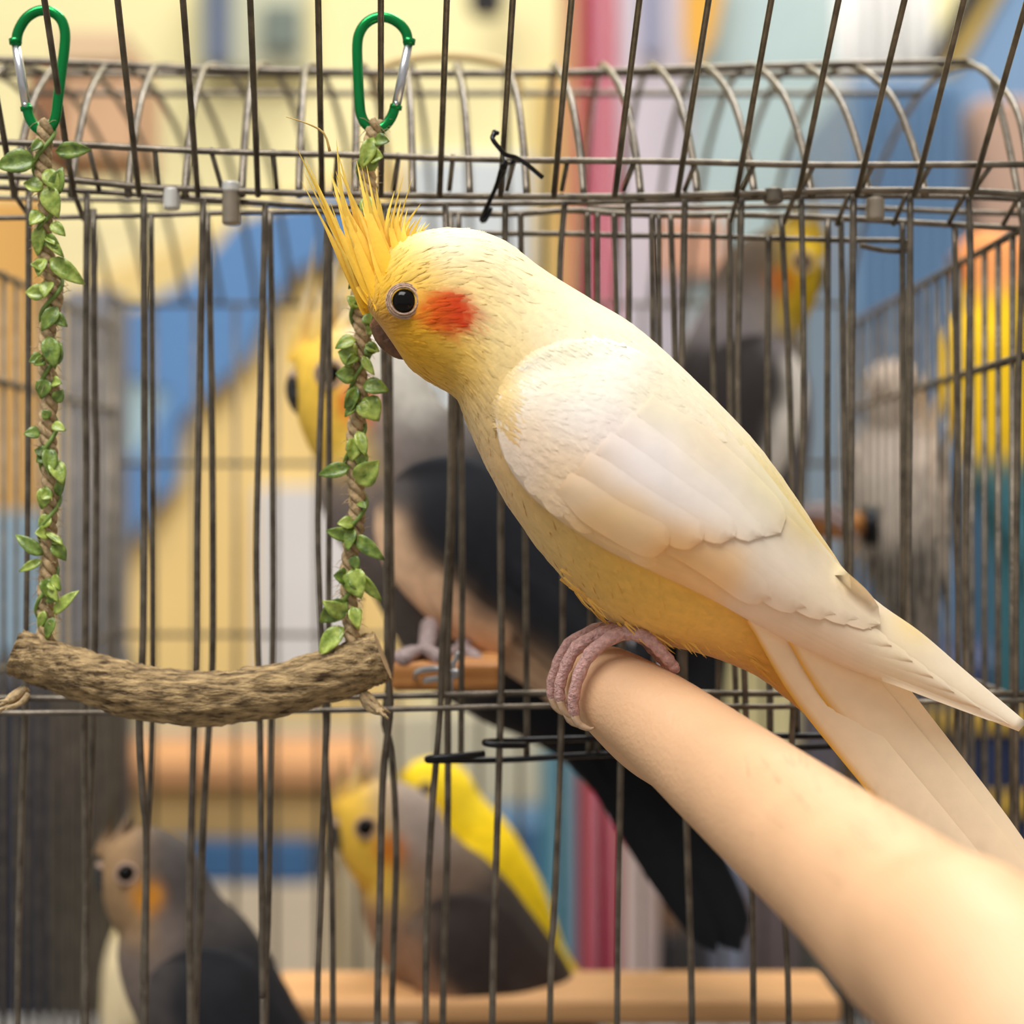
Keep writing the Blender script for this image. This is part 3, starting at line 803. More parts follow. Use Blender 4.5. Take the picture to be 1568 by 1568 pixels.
BARS2 = [
 [(143, 320), (145, 600), (148, 700), (146, 970), (143, 1090), (137, 1250), (132, 1400), (128, 1568)],
 [(231, 326), (233, 600), (234, 970), (233, 1110), (230, 1200), (225, 1290), (218, 1568)],
 [(317, 326), (324, 600), (326, 970), (320, 1110), (312, 1250), (307, 1400), (299, 1568)],
 [(413, 325), (416, 500), (418, 820), (418, 960), (415, 1120), (410, 1400), (406, 1568)],
 [(506, 325), (504, 520), (504, 800), (502, 1080), (499, 1170), (507, 1300), (510, 1568)],
 [(592, 325), (597, 560), (598, 800), (600, 1000), (588, 1100), (599, 1150), (607, 1300), (600, 1568)],
 [(690, 326), (698, 560), (690, 860), (686, 1000), (686, 1160), (685, 1300), (678, 1568)],
 [(702, 326), (706, 620), (708, 860), (707, 1010), (706, 1152)],
 [(797, 326), (798, 400), (804, 800), (806, 1000), (807, 1158)],
 [(900, 326), (901, 450), (905, 930), (902, 1156)], [(915, 326), (915, 480), (918, 950), (914, 1156)], [(940, 326), (944, 480), (950, 900), (948, 1150)],
 [(998, 328), (1000, 520), (1003, 900), (1000, 1150)], [(1009, 328), (1010, 540), (1018, 900), (1018, 1150)], [(1027, 328), (1034, 550), (1042, 900), (1040, 1150)],
 [(1092, 330), (1093, 580), (1100, 900), (1100, 1140)], [(1118, 329), (1118, 570), (1122, 900), (1130, 1140)],
 [(1177, 360), (1176, 600), (1178, 860), (1180, 1130)], [(1197, 332), (1209, 580), (1212, 700), (1216, 860), (1220, 1130)],
 [(1268, 335), (1267, 700), (1270, 870), (1274, 1130)], [(1288, 335), (1293, 700), (1296, 900), (1298, 1130)], [(1382, 341), (1383, 700), (1383, 900), (1382, 1130)],
 [(1462, 348), (1465, 600), (1467, 870), (1466, 1070), (1458, 1300), (1455, 1568)]]
for b in BARS:
    pts = [P(x, y, .0475) for x, y in b]
    e = pts[-1]; pts.append(Vector((e.x, e.y, ZB)))
    wire(pts, RW * random.uniform(.93, 1.08), None, 'bar', n=30)
for b in BARS2:
    pts = [P(x, y, .0555) for x, y in b]
    if b[-1][1] == 1568: pts.append(Vector((pts[-1].x, pts[-1].y, ZB)))
    wire(pts, RW * random.uniform(.9, 1.05), None, 'inner_bar', n=30)
# lower rails and the door latch wires
wire([(-170, 1066, .0505), (0, 1069, .0505), (300, 1070, .0505), (600, 1066, .0505), (860, 1061, .0505), (1200, 1062, .0505), (1350, 1058, .0505), (1572, 1063, .0505)], .0009, M_WIRE, 'rail')
wire([(-170, 1092, .0457), (0, 1092, .0457), (300, 1090, .0457), (600, 1086, .0457), (860, 1081, .0457), (1200, 1082, .0457), (1380, 1076, .0457), (1572, 1073, .0457)], .0008, M_WIRE, 'rail')
wire([(742, 1154, .043), (700, 1158, .041), (662, 1161, .041), (657, 1164, .043), (700, 1164, .050), (780, 1163, .053), (905, 1156, .053), (1080, 1150, .053), (1260, 1143, .053), (1398, 1136, .053)], .0009, M_HOOK, 'latch_wire', n=40)
wire([(805, 1141, .0445), (770, 1141, .041), (748, 1139, .041), (746, 1136, .043), (790, 1134, .051), (895, 1131, .053), (1080, 1127, .053), (1240, 1127, .053), (1400, 1127, .053)], .0009, M_HOOK, 'latch_wire', n=40)
# side and back walls of the cage
nb = int((YB - YF) / .0165)
for k in range(1, nb + 1):
    y = YF + k * (YB - YF) / nb
    for x, h in ((XL, .078), (XR, .0766)):
        wire([Vector((x, y, Z0 + h)), Vector((x, y, ZB))], RW, None, 'side_bar', n=0)
nbk = 18
for k in range(1, nbk):
    x = XL + (XR - XL) * k / nbk
    wire([Vector((x, YB, Z0 + .086)), Vector((x, YB, ZB))], RW, None, 'back_bar', n=0)
for x in (XL, XR):
    for h, r in ((.0766, .0011), (.042, .0012), (-.0508, .001), (-.225, .001)):
        wire([Vector((x, YF, Z0 + h)), Vector((x, YB, Z0 + h))], r, None, 'side_rail', n=0)
    wire([Vector((x, YF, Z0 + .0766)), Vector((x, YF, ZB))], .001, None, 'corner_post', n=0)
    wire([Vector((x, YB, Z0 + .086)), Vector((x, YB, ZB))], .0022, None, 'corner_post', n=0)
    wire([Vector((x, .05, Z0 + .0766)), Vector((x, .075, Z0 + .112)), Vector((x, .105, Z0 + .132)), Vector((x, .19, Z0 + .1415)), Vector((x, .28, Z0 + .124)), Vector((x, YB, Z0 + .086))], .001, M_WIRE, 'roof_edge', n=24)
for h in (.086, .02, -.0508, -.225):
    wire([Vector((XL, YB, Z0 + h)), Vector((XR, YB, Z0 + h))], .001, None, 'back_rail', n=0)
# bent cane carrying handle over the roof
v, f = tube(spline([P(572, 150, .19), P(580, 112, .19), P(612, 94, .19), P(680, 86, .19), P(750, 93, .19), P(788, 112, .19), P(796, 150, .19)], 30), .0016, 10)
obj('handle', v, f, plain('cane', (206, 176, 116), .5), cage)
# clips on the front rails
for (px, py, hw, hh, m) in ((354, 314, 14, 30, M_CLIPG), (263, 305, 13, 16, M_CLIPW), (1184, 300, 15, 11, M_WIRE), (1340, 320, 14, 17, M_CLIPG), (354, 287, 15, 8, M_CLIPW)):
    c = P(px, py, .0465)
    v, f = tube([c + Vector((0, 0, hh * .000175)), c, c - Vector((0, 0, hh * .000175))], hw * .000175, 12, True, False)
    v = [Vector((p.x, c.y + (p.y - c.y) * 1.3, p.z)) for p in v]
    bevel(obj('clip', v, f, m, cage, False), .0006)
# tray
tr_ = MB(); tr_.add(*box(((XL + XR) / 2, (YF + YB) / 2, ZB - .006), ((XR - XL) / 2 + .008, (YB - YF) / 2 + .008, .008)))
bevel(tr_.build('tray', plain('grey_tray', (70, 72, 78), .5), cage, False))
# table carrying the cage
tb = thing('display_table', 'grey table carrying the wire cage of cockatiels', 'table', (0, .25, 0))
bevel(obj('tabletop', *box((0, .25, ZB - .029), (.42, .26, .015)), plain('grey_laminate', (120, 118, 116), .5), tb, False))
for sx in (-.38, .38):
    for sy in (.03, .47):
        obj('leg', *box((sx, sy, (ZB - .044) / 2), (.02, .02, (ZB - .044) / 2)), M_HOOK, tb, False)

# black twist of wire on the flap
mb = MB()
for pts in ([(757, 203, .028), (754, 212, .026), (763, 225, .026), (775, 237, .028), (788, 240, .030), (805, 250, .030), (831, 272, .031)],
            [(762, 204, .027), (757, 202, .028), (756, 208, .027)],
            [(776, 237, .028), (790, 243, .034), (780, 250, .036), (770, 252, .030), (760, 285, .036), (745, 318, .042), (737, 336, .043), (743, 337, .043), (752, 318, .043)],
            [(768, 232, .036), (774, 250, .029), (772, 262, .033), (765, 275, .038)]):
    v, f = tube(spline([P(*p) for p in pts], 22), .00062, 7); mb.add(v, f)
tag(mb.build('twist_tie', M_HOOK), 'black wire twisted round a cage bar above the cockatiel', 'wire tie')

# ------------------------------------------------------------------ carabiners
def carabiner(path, gate, label, ybase):
    """path: pixels of the green frame; gate: pixels of the silver gate"""
    def Y(py): return ybase
    c = thing('carabiner', label, 'carabiner', P(path[0][0], 200, ybase))
    n = 60; ln = spline([P(x, y, Y(y)) for x, y in path], n)
    v, f = tube(ln, .00135, 12, True, True); obj('frame', v, f, M_GREEN, c)
    g0, g1 = P(*gate[0], ybase), P(*gate[1], ybase)
    v, f = tube([g0, g0.lerp(g1, .5), g1], [.0011, .0012, .0012], 12); gt = obj('gate', v, f, M_STEEL, c)
    v, f = tube([g1 + Vector((0, -.0016, 0)), g1 + Vector((0, .0016, 0))], .0006, 8); obj('rivet', v, f, M_STEEL, gt)
    d = (g1 - g0).normalized()
    v, f = tube([g1 + d * .0002, g1 + d * .0012], .0016, 12); obj('collar', v, f, M_GREEN, c)
    v, f = tube([g0 - d * .0012, g0 + d * .0002], .0016, 12); obj('nose', v, f, M_GREEN, c)
YS = .020
carabiner([(25, 66), (28, 48), (40, 28), (58, 17), (76, 17), (92, 28), (99, 46), (99, 70), (94, 110), (89, 150), (85, 180), (76, 197), (64, 200), (54, 194), (45, 180), (41, 164)],
          [(24, 66), (40, 162)], 'green carabiner on a flap bar, its silver gate facing away from the cockatiel', YS)
carabiner([(625, 66), (622, 50), (611, 36), (594, 27), (576, 27), (560, 36), (550, 52), (547, 72), (548, 110), (550, 150), (553, 176), (562, 192), (575, 198), (588, 194), (599, 180), (605, 164)],
          [(626, 66), (607, 160)], "green carabiner directly above the cockatiel's crest, holding the rope behind its head", YS)

# ------------------------------------------------------------------ the swing
swing = thing('bird_swing', 'bark perch swing hung on two leafy jute ropes', 'swing', P(300, 1112, .026))
logc = [(24, 1000, 37), (60, 1012, 38), (120, 1032, 40), (200, 1056, 43), (300, 1070, 43), (400, 1061, 43), (500, 1036, 42), (560, 1014, 42), (586, 1004, 40)]
YL = .026
def make_log():
    n, seg = 120, 40
    q = cr([tuple(P(x, y, YL)) + (r * (D0 + YL) / FPX,) for x, y, r in logc], n)
    v = []; f = []
    for i in range(n):
        c = Vector(q[i][:3]); r = q[i][3]
        t = (Vector(q[min(i + 1, n - 1)][:3]) - Vector(q[max(i - 1, 0)][:3])).normalized()
        sd = Vector((0, 1, 0)); up = sd.cross(t).normalized()
        for k in range(seg):
            a = 2 * math.pi * k / seg
            s = i / n * 100
            d_ = (noise.noise(Vector((s * .16, math.cos(a) * 4.2, math.sin(a) * 4.2))) * .0007
                  - abs(noise.noise(Vector((s * .10, math.cos(a) * 9, math.sin(a) * 9 + 5)))) * .0019
                  + noise.noise(Vector((s * .9, math.cos(a) * 11, math.sin(a) * 11 + 9))) * .00045)
            v.append(c + (up * math.cos(a) + sd * math.sin(a)) * (r + d_))
    for i in range(n - 1):
        for k in range(seg):
            k2 = (k + 1) % seg
            f.append((i * seg + k, (i + 1) * seg + k, (i + 1) * seg + k2, i * seg + k2))
    o = obj('log', v, f, M_BARK, swing)
    for i0, lab in ((0, 0), (n - 1, 1)):
        ring = [v[i0 * seg + k] for k in range(seg)]
        c = sum(ring, Vector((0, 0, 0))) / seg
        vv = ring + [c]; ff = [(k, (k + 1) % seg, seg) for k in range(seg)]
        obj('cut_end', vv, ff, M_CUT, o)
make_log()
def leaf_mesh(p, d, L_, W_, nrm):
    """pointed oval leaf with a folded midrib"""
    d = d.normalized(); s = d.cross(nrm).normalized(); nn = s.cross(d)
    v = []; f = []; n = 7
    for i in range(n):
        t = i / (n - 1)
        wd = W_ * .5 * (math.sin(math.pi * t ** .8) ** .8) if 0 < t < 1 else 0.00008
        cc = p + d * L_ * t - nn * (L_ * .22 * t * t)
        for q in (-1, -.5, 0, .5, 1):
            v.append(cc + s * wd * q + nn * (abs(q) * wd * .42))
    for i in range(n - 1):
        for k in range(4):
            a = i * 5 + k; f.append((a, a + 1, a + 6, a + 5))
    return v, f
def make_rope(path, leaves, tail, seed):
    rnd = random.Random(seed)
    N_ = 240
    cl = spline([P(x, y, YS + (YL - YS) * sst(180, 980, y)) for x, y in path], N_)
    mb = MB(); Ltot = sum((cl[i + 1] - cl[i]).length for i in range(N_ - 1))
    rx = .00125
    for s in range(3):
        pts = []; acc = 0
        for i in range(N_):
            if i: acc += (cl[i] - cl[i - 1]).length
            a = acc / .0085 * 2 * math.pi + s * 2.094
            pts.append(cl[i] + Vector((math.cos(a), math.sin(a), 0)) * rx)
        v, f = tube(pts, [.0011 + .0001 * rnd.uniform(-1, 1) for _ in pts], 7); mb.add(v, f)
    for i in range(160):    # frayed fibres
        k = rnd.randrange(N_ - 3); p = cl[k]
        a = rnd.uniform(0, 6.28); d = Vector((math.cos(a), math.sin(a) * .7, rnd.uniform(-1, .8))).normalized()
        q = p + Vector((math.cos(a), math.sin(a), 0)) * .0019
        v, f = tube([q, q + d * .0015, q + d * .003 + Vector((0, 0, -.0006))], [.00012, .0001, .00004], 4, False); mb.add(v, f)
    rope = mb.build('rope', M_ROPE, swing)
    pts = []; acc = 0
    for i in range(N_):
        if i: acc += (cl[i] - cl[i - 1]).length
        a = -acc / .019 * 2 * math.pi + 1
        pts.append(cl[i] + Vector((math.cos(a), math.sin(a), 0)) * .0024)
    v, f = tube(pts, .0006, 6); obj('vine', v, f, M_VINE, rope)
    # knotted tail under the log
    mb = MB()
    for i in range(9):
        a = P(*tail[0], YL - .002); b = P(*tail[1], YL - .004)
        o_ = Vector((rnd.uniform(-.001, .001), rnd.uniform(-.001, .001), rnd.uniform(-.001, .001)))
        e = b + Vector((rnd.uniform(-.0028, .0028), rnd.uniform(-.002, .002), rnd.uniform(-.002, .002)))
        v, f = tube(spline([a + o_, a.lerp(b, .5) + o_ * 1.5, e], 8), [.0009, .0009, .0009, .0008, .0007, .0006, .0004, .0002], 6); mb.add(v, f)
    # wrap round the log end
    e = cl[-1]; c = Vector((e.x, YL, e.z - .0072))
    for s in range(3):
        ring = [c + Vector((.0016 * (s - 1) + .0012 * math.sin(a), -math.sin(a) * .0083, math.cos(a) * .0083)) for a in [2 * math.pi * k / 24 for k in range(25)]]
    mb.build('knot_tail', M_ROPE, rope)
    leaves = list(leaves)
    for i in range(20):
        x, y = proj(cl[rnd.randrange(14, N_ - 14)])
        sg = rnd.choice((-1, 1)); leaves.append((x + sg * 4, y, x + sg * rnd.uniform(12, 26), y + rnd.uniform(-8, 30), rnd.uniform(12, 22)))
    for (bx, by, tx, ty, wpx) in leaves:
        y = YS + (YL - YS) * sst(180, 980, by) - .0022
        p = P(bx, by, y); e = P(tx, ty, y - rnd.uniform(.0005, .003))
        d = e - p; L_ = d.length
        nrm = Vector((rnd.uniform(-.5, .5), -1, rnd.uniform(-.1, .6))).normalized()
        v, f = leaf_mesh(p, d, L_ * 1.12, wpx * 1.2 * .000166, nrm)
        lf = obj('leaf', v, f, M_LEAF if rnd.random() < .62 else M_LEAF2, rope)
        m = lf.modifiers.new('solid', 'SOLIDIFY'); m.thickness = .0002
lv = [(85, 232, 130, 228, 22), (55, 245, 0, 250, 32), (66, 290, 40, 278, 26), (84, 300, 90, 262, 22), (72, 285, 84, 325, 26), (62, 345, 56, 385, 18), (78, 342, 96, 356, 16), (76, 396, 120, 428, 24), (68, 410, 52, 404, 16), (70, 450, 42, 446, 22),
      (80, 480, 98, 496, 16), (88, 470, 66, 500, 20), (74, 515, 82, 555, 24), (66, 545, 48, 552, 16), (84, 560, 92, 530, 14), (72, 580, 62, 606, 22), (84, 615, 94, 600, 16), (76, 640, 66, 630, 14),
      (62, 664, 40, 662, 18), (80, 650, 96, 656, 14), (74, 685, 78, 720, 20), (88, 760, 94, 732, 14), (72, 745, 64, 775, 20), (78, 790, 60, 806, 18), (70, 815, 92, 828, 8), (66, 850, 28, 822, 18), (64, 858, 32, 872, 12), (82, 880, 88, 900, 16), (72, 885, 76, 912, 24), (82, 940, 110, 908, 16), (68, 935, 60, 960, 12), (82, 945, 70, 975, 14)]
make_rope([(70, 186), (68, 215), (66, 260), (72, 310), (66, 350), (72, 400), (84, 450), (74, 500), (72, 560), (78, 600), (72, 650), (76, 700), (78, 750), (74, 800), (76, 850), (70, 900), (70, 940), (68, 985)], lv, ((40, 1058), (6, 1086)), 11)
rv = [(572, 210, 556, 250, 20), (562, 262, 575, 236, 18), (560, 300, 566, 330, 20), (558, 330, 545, 345, 18), (552, 470, 535, 455, 18), (558, 480, 576, 494, 24), (545, 520, 516, 528, 20), (548, 548, 522, 540, 30), (544, 575, 518, 572, 24), (556, 590, 590, 594, 24), (545, 590, 534, 625, 18), (556, 610, 576, 638, 34),
      (548, 660, 558, 690, 16), (544, 670, 540, 700, 22), (556, 690, 552, 715, 18), (536, 716, 492, 724, 20), (546, 740, 574, 712, 32), (548, 770, 558, 774, 10), (536, 822, 506, 814, 18), (542, 820, 580, 852, 20), (540, 870, 548, 910, 34), (550, 878, 578, 918, 16), (532, 920, 494, 950, 28), (530, 940, 500, 926, 22), (526, 960, 490, 996, 26), (540, 850, 546, 870, 14)]
make_rope([(574, 186), (570, 215), (562, 260), (566, 310), (558, 360), (556, 410), (550, 460), (556, 520), (548, 560), (552, 600), (545, 650), (542, 700), (546, 750), (546, 800), (536, 850), (534, 900), (536, 940), (541, 985)], rv, ((560, 1066), (586, 1098)), 12)

# ------------------------------------------------------------------ wooden perches in the cage
b = thing('wooden_perch', 'short wooden perch block hooked to the cage front under the grey cockatiel', 'perch', P(683, 1058, .07))
bevel(obj('board', *pbox(598, 1016, 766, 1058, .072, .05), M_WOOD, b, False), .0018, 3)
mb = MB(); v, f = tube(spline([P(636, 1038, .071), P(640, 1028, .066), P(670, 1024, .062), P(700, 1030, .06), P(690, 1036, .062), P(650, 1042, .068)], 24), .0009, 8)
obj('hook', v, f, M_STEEL, b)
v, f = tube(spline([P(690, 1058, .066), P(690, 1040, .062), P(694, 1018, .06), P(704, 998, .06)], 14), .0008, 8); obj('hook', v, f, M_STEEL, b)
b = thing('wooden_perch', 'long pale wooden ledge across the cage under the lower birds', 'perch', P(840, 1600, .2))
bevel(obj('board', *pbox(405, 1530, 1290, 1572, .19, .045), material('pale_pine', S(226, 170, 112), .6, 0, .15, 40, stretch=(.4, 3, 6)), b, False), .003, 3)

# ------------------------------------------------------------------ the other birds
def grey_bird_cols(body, dark, face, cheek, patch, crown, tail, breast):
    cb = RBF([(560, 470, 45, face), (600, 430, 55, face), (610, 530, 45, face), (650, 560, 50, face), (640, 400, 45, crown), (720, 370, 60, crown), (690, 480, 34, cheek), (700, 560, 50, face), (780, 420, 60, crown), (770, 500, 50, breast), (740, 610, 50, breast),
              (760, 700, 60, breast), (840, 800, 80, body), (930, 900, 80, body), (1050, 960, 90, dark), (850, 480, 80, body), (980, 560, 90, dark), (1100, 680, 100, dark), (1250, 850, 100, dark), (1200, 1030, 80, dark)])
    cw = RBF([(775, 600, 45, body), (850, 560, 70, dark), (950, 600, 90, dark), (1050, 660, 90, dark), (1150, 760, 90, dark), (880, 660, 60, dark), (980, 740, 60, dark), (1080, 820, 60, dark), (1250, 900, 90, dark), (1400, 1000, 100, tail), (1550, 1110, 60, tail),
              (775, 660, 34, patch), (800, 715, 40, patch), (850, 765, 44, patch), (910, 805, 44, patch), (980, 840, 44, patch), (1060, 880, 44, patch), (1130, 920, 40, patch)])
    ct = lambda px, py, q, s: S(*tail)
    cc = lambda s, i: tuple(a + (b_ - a) * s for a, b_ in zip(S(*face), S(*crown)))
    return cb, cw, ct, cc
G = 'cockatiels inside the cage'
gb = make_bird('cockatiel', 'dark grey cockatiel with peach wing patch on the wooden perch block', G,
    *grey_bird_cols((92, 84, 80), (26, 28, 34), (250, 204, 80), (226, 88, 20), (236, 196, 158), (206, 200, 188), (22, 24, 28), (128, 116, 112)),
    tr=mapper(676, 866, .15, rot=8, scale=1.14, yaw=9), turn=math.radians(24), crest=.8, tail=.72, feet=False, beakmat=M_BEAKD, footmat=M_FOOTG)
for x0, dy in ((648, .092), (705, .112)):
    v, f = tube([P(x0 + 10, 960, dy + .022), P(x0 + 6, 986, dy + .008), P(x0, 1003, dy)], [.003, .0026, .0024], 10, True, True); obj('leg', v, f, M_FOOTG, gb)
    for ex, ey in ((-42, -.012), (-30, -.018), (24, -.016)):
        v, f = tube(spline([P(x0, 1002, dy), P(x0 + ex * .5, 1000, dy + ey * .5), P(x0 + ex, 1010, dy + ey)], 8), .0022, 8, True, True); obj('toe', v, f, M_FOOTG, gb)
make_bird('cockatiel', 'charcoal cockatiel with small orange cheek below the bark swing', G,
    *grey_bird_cols((66, 60, 58), (36, 36, 40), (160, 128, 92), (214, 138, 30), (76, 70, 68), (76, 70, 68), (30, 30, 34), (120, 106, 98)),
    tr=mapper(300, 1556, .17, rot=18, scale=.90, yaw=12), turn=math.radians(16), crest=.38, tail=.4, beakmat=M_BEAKD, footmat=M_FOOTG)
make_bird('cockatiel', 'brown-grey cockatiel with yellow face and orange cheek on the long ledge', G,
    *grey_bird_cols((112, 92, 76), (58, 48, 44), (240, 192, 70), (206, 110, 14), (150, 112, 84), (170, 152, 140), (34, 32, 34), (150, 120, 96)),
    tr=mapper(692, 1478, .225, rot=10, scale=1.0, yaw=10), turn=math.radians(18), crest=.5, tail=.4, beakmat=M_BEAKD, footmat=M_FOOTG)
make_bird('cockatiel', 'grey cockatiel with yellow face and white wing patch at the back of the cage', G,
    *grey_bird_cols((116, 108, 108), (44, 38, 36), (206, 168, 30), (176, 92, 14), (232, 222, 208), (80, 66, 52), (24, 24, 28), (120, 110, 104)),
    tr=mapper(1158, 640, .27, rot=-34, flip=True, scale=1.0), turn=math.radians(-4), crest=.7, beakmat=M_BEAKD, footmat=M_FOOTG)
q4 = mapper(1158, 640, .27, rot=-34, flip=True)(P(940, 1000))
dp = thing('dowel_perch', 'round wooden dowel perch under the cockatiel at the cage back', 'perch', q4 - Vector((0, 0, .004)))
v, f = tube([Vector((q4.x - .05, q4.y, q4.z)), Vector((q4.x, q4.y, q4.z)), Vector((XR, q4.y, q4.z))], .005, 14)
dw = obj('dowel', v, f, M_WOOD, dp)
v, f = tube([Vector((XR - .006, q4.y, q4.z)), Vector((XR + .001, q4.y, q4.z))], .008, 14); obj('end_cap', v, f, M_HOOK, dp)
def flat_cols(c1, c2, c3, ck):
    cb = RBF([(600, 440, 80, c2), (690, 480, 30, ck), (720, 600, 80, c1), (760, 420, 80, c2), (850, 800, 90, c1), (950, 600, 120, c1), (1100, 900, 120, c1), (1250, 1000, 100, c3)])
    cw = RBF([(850, 600, 120, c1), (1050, 750, 140, c1), (1300, 950, 120, c3), (1500, 1080, 100, c3)])
    return cb, cw, (lambda px, py, q, s: S(*c3)), (lambda s, i: S(*c2))
make_bird('yellow_bird', 'bright yellow bird behind the brown-grey cockatiel on the ledge', G,
    *flat_cols((254, 214, 20), (254, 218, 40), (236, 200, 30), (250, 200, 40)), tr=mapper(720, 1345, .30, rot=16, scale=.70, yaw=15), turn=math.radians(10), crest=.2, tail=.5, feet=False)
make_bird('cockatiel', 'cream-coloured cockatiel half hidden behind the charcoal cockatiel', G,
    *flat_cols((248, 226, 180), (246, 214, 96), (240, 220, 180), (240, 160, 60)), tr=mapper(240, 1500, .31, rot=-40, flip=True, scale=.62, yaw=-20), turn=math.radians(10), crest=.3, tail=.5, feet=False)
make_bird('parrot', 'yellow parrot with red-orange face and green-blue tail near the cage corner', G,
    *flat_cols((250, 202, 30), (226, 146, 84), (60, 110, 120), (210, 90, 50)), tr=mapper(1526, 570, .40, rot=40, scale=.9, yaw=-60), turn=math.radians(-20), crest=.15, feet=False)
make_bird('cockatiel', 'pale cockatiel with dark wings beyond the cage side wall, beside the blue cabinet', G,
    *grey_bird_cols((206, 190, 176), (46, 42, 46), (216, 196, 180), (200, 180, 160), (220, 200, 184), (200, 186, 174), (176, 160, 148), (214, 196, 182)),
    tr=mapper(1372, 745, .43, rot=38, scale=.8, yaw=55), turn=math.radians(-10), crest=.3, feet=False)

# ------------------------------------------------------------------ the shop behind the cage
def panel(name, label, cat, vf, col, rough=.75, bev=.003, parent=None, group=None, var=.06):
    o = obj(name, vf[0], vf[1], plain(name + '_paint', col, rough, var), parent, False)
    if bev: bevel(o, bev)
    if label: tag(o, label, cat, group)
    return o
YW = 1.60
mural = thing('mural', 'wall mural of blue and tan painted boards behind the bark swing', 'mural', P(330, 1500, YW))
def mp_(poly, col, y=YW, nm='painted_board'):
    o = obj(nm, *prism(poly, y, .02), plain(nm, col, .8, .06, 6), mural, False)
mp_([(60, 330), (300, 330), (300, 480), (60, 480)], (236, 222, 170), 1.615)
mp_([(60, 460), (560, 250), (620, 250), (620, 1110), (60, 1110)], (240, 208, 136), 1.605)
mp_([(150, 545), (290, 520), (250, 720), (150, 740)], (172, 200, 206), 1.585)
mp_([(150, 500), (210, 470), (290, 430), (360, 340), (420, 320), (545, 290), (545, 370), (450, 415), (410, 470), (380, 545), (330, 590), (276, 640), (270, 740), (240, 770), (176, 860), (130, 880), (150, 740), (215, 690), (260, 600), (200, 575), (150, 560)], (92, 136, 186), 1.575)
mp_([(392, 745), (540, 745), (540, 1040), (392, 1040)], (216, 214, 212), 1.59)
mp_([(0, 1105), (620, 1105), (620, 1172), (0, 1172)], (216, 206, 180), 1.60)
mp_([(-60, 1150), (620, 1150), (620, 1620), (-60, 1620)], (214, 200, 172), 1.612)
mp_([(60, 1080), (205, 1080), (205, 1150), (60, 1150)], (112, 146, 172), 1.59)
YH = 1.2
shelf = panel('shelf_board', 'orange-edged shelf board under the mural', 'shelf', pbox(60, 1166, 560, 1204, YH, .2), (218, 160, 108))
panel('cardboard_box', 'tan cardboard box under the orange shelf board', 'box', pbox(70, 1206, 560, 1286, YH + .02, .15), (214, 176, 112))
panel('plastic_bin', 'blue plastic bin between the charcoal and brown-grey cockatiels', 'bin', pbox(64, 1288, 478, 1352, YH, .18), (62, 106, 152), .5)
panel('storage_box', 'cream storage box below the blue plastic bin', 'box', pbox(90, 1354, 500, 1640, YH, .18), (222, 204, 176))
panel('framed_picture', 'slate and grey framed picture on the yellow wall', 'picture', pbox(300, -60, 470, 108, 1.58, .03), (196, 196, 168))
panel('slate_plaque', 'dark slate plaque on the framed picture', 'plaque', pbox(312, -40, 352, 98, 1.565, .015), (98, 108, 128))
panel('slate_plaque', 'dark green-grey plaque beside the slate plaque', 'plaque', pbox(400, 6, 458, 76, 1.565, .015), (112, 122, 112))
nest = thing('nest_box', 'peach and brown nest box behind the roof beside the left carabiner rope'.replace('left ', ''), 'box', P(150, 236, .8))
bevel(obj('box', *pbox(96, 96, 206, 236, .82, .1), plain('peach_board', (216, 172, 132)), nest, False))
bevel(obj('lid', *pbox(84, 44, 190, 96, .81, .11), plain('peach_lid', (222, 190, 150)), nest, False))
bevel(obj('door', *pbox(40, 100, 96, 236, .82, .1), plain('brown_board', (150, 104, 70)), nest, False))
panel('hanging_bag', 'black bag hung on the yellow wall beside the crimson column', 'bag', pbox(716, -80, 772, 14, 1.5, .05), (36, 34, 44), .7, .01)
panel('notice_board', 'pale blue-grey notice board on the wall behind the perched cockatiel', 'board', pbox(626, 238, 816, 640, 1.595, .025), (206, 214, 216))
panel('tan_board', 'tan upright board beside the crimson column', 'board', pbox(818, 120, 872, 640, 1.595, .025), (216, 186, 112))
panel('tan_board', 'tan low board behind the lower latch wires', 'board', pbox(560, 1090, 850, 1300, 1.3, .03), (206, 198, 170))
panel('plastic_bin', 'teal-blue plastic bin behind the bright yellow bird', 'bin', pbox(690, 1262, 856, 1372, 1.15, .12), (58, 100, 136), .5)
panel('storage_box', 'beige storage box below the teal-blue bin', 'box', pbox(690, 1374, 856, 1620, 1.15, .12), (190, 176, 150))
def column(name, label, px0, px1, y, col, rough=.4, z0=0.0, z1=2.6):
    a = P((px0 + px1) / 2, 784, y); r = (px1 - px0) / 2 * (D0 + y) / FPX
    mb = MB(); v, f = tube([Vector((a.x, y, z0)), Vector((a.x, y, z0 + .06)), Vector((a.x, y, z0 + .061)), Vector((a.x, y, z1))], [r * 1.25, r * 1.25, r, r], 28); mb.add(v, f)
    return tag(mb.build(name, plain(name + '_paint', col, rough, .05)), label, 'column')
column('column', 'glossy crimson round column behind the cage', 884, 948, 1.05, (140, 16, 52), .3)
column('column', 'slim orange-brown pole beside the crimson column', 858, 888, 1.0, (146, 86, 30), .4)
column('column', 'dark teal pole in front of the crimson column foot', 828, 884, .9, (24, 84, 100), .4, 0.0, Z0 - .135)
panel('white_locker', 'lilac-white locker beside the crimson column', 'locker', pbox(946, -200, 1062, 1300, 1.35, .25), (216, 206, 214), .5)
panel('hanging_strip', 'blue-grey strip hung on the lilac-white locker', 'strip', pbox(984, -120, 1012, 84, 1.335, .014), (146, 152, 180))
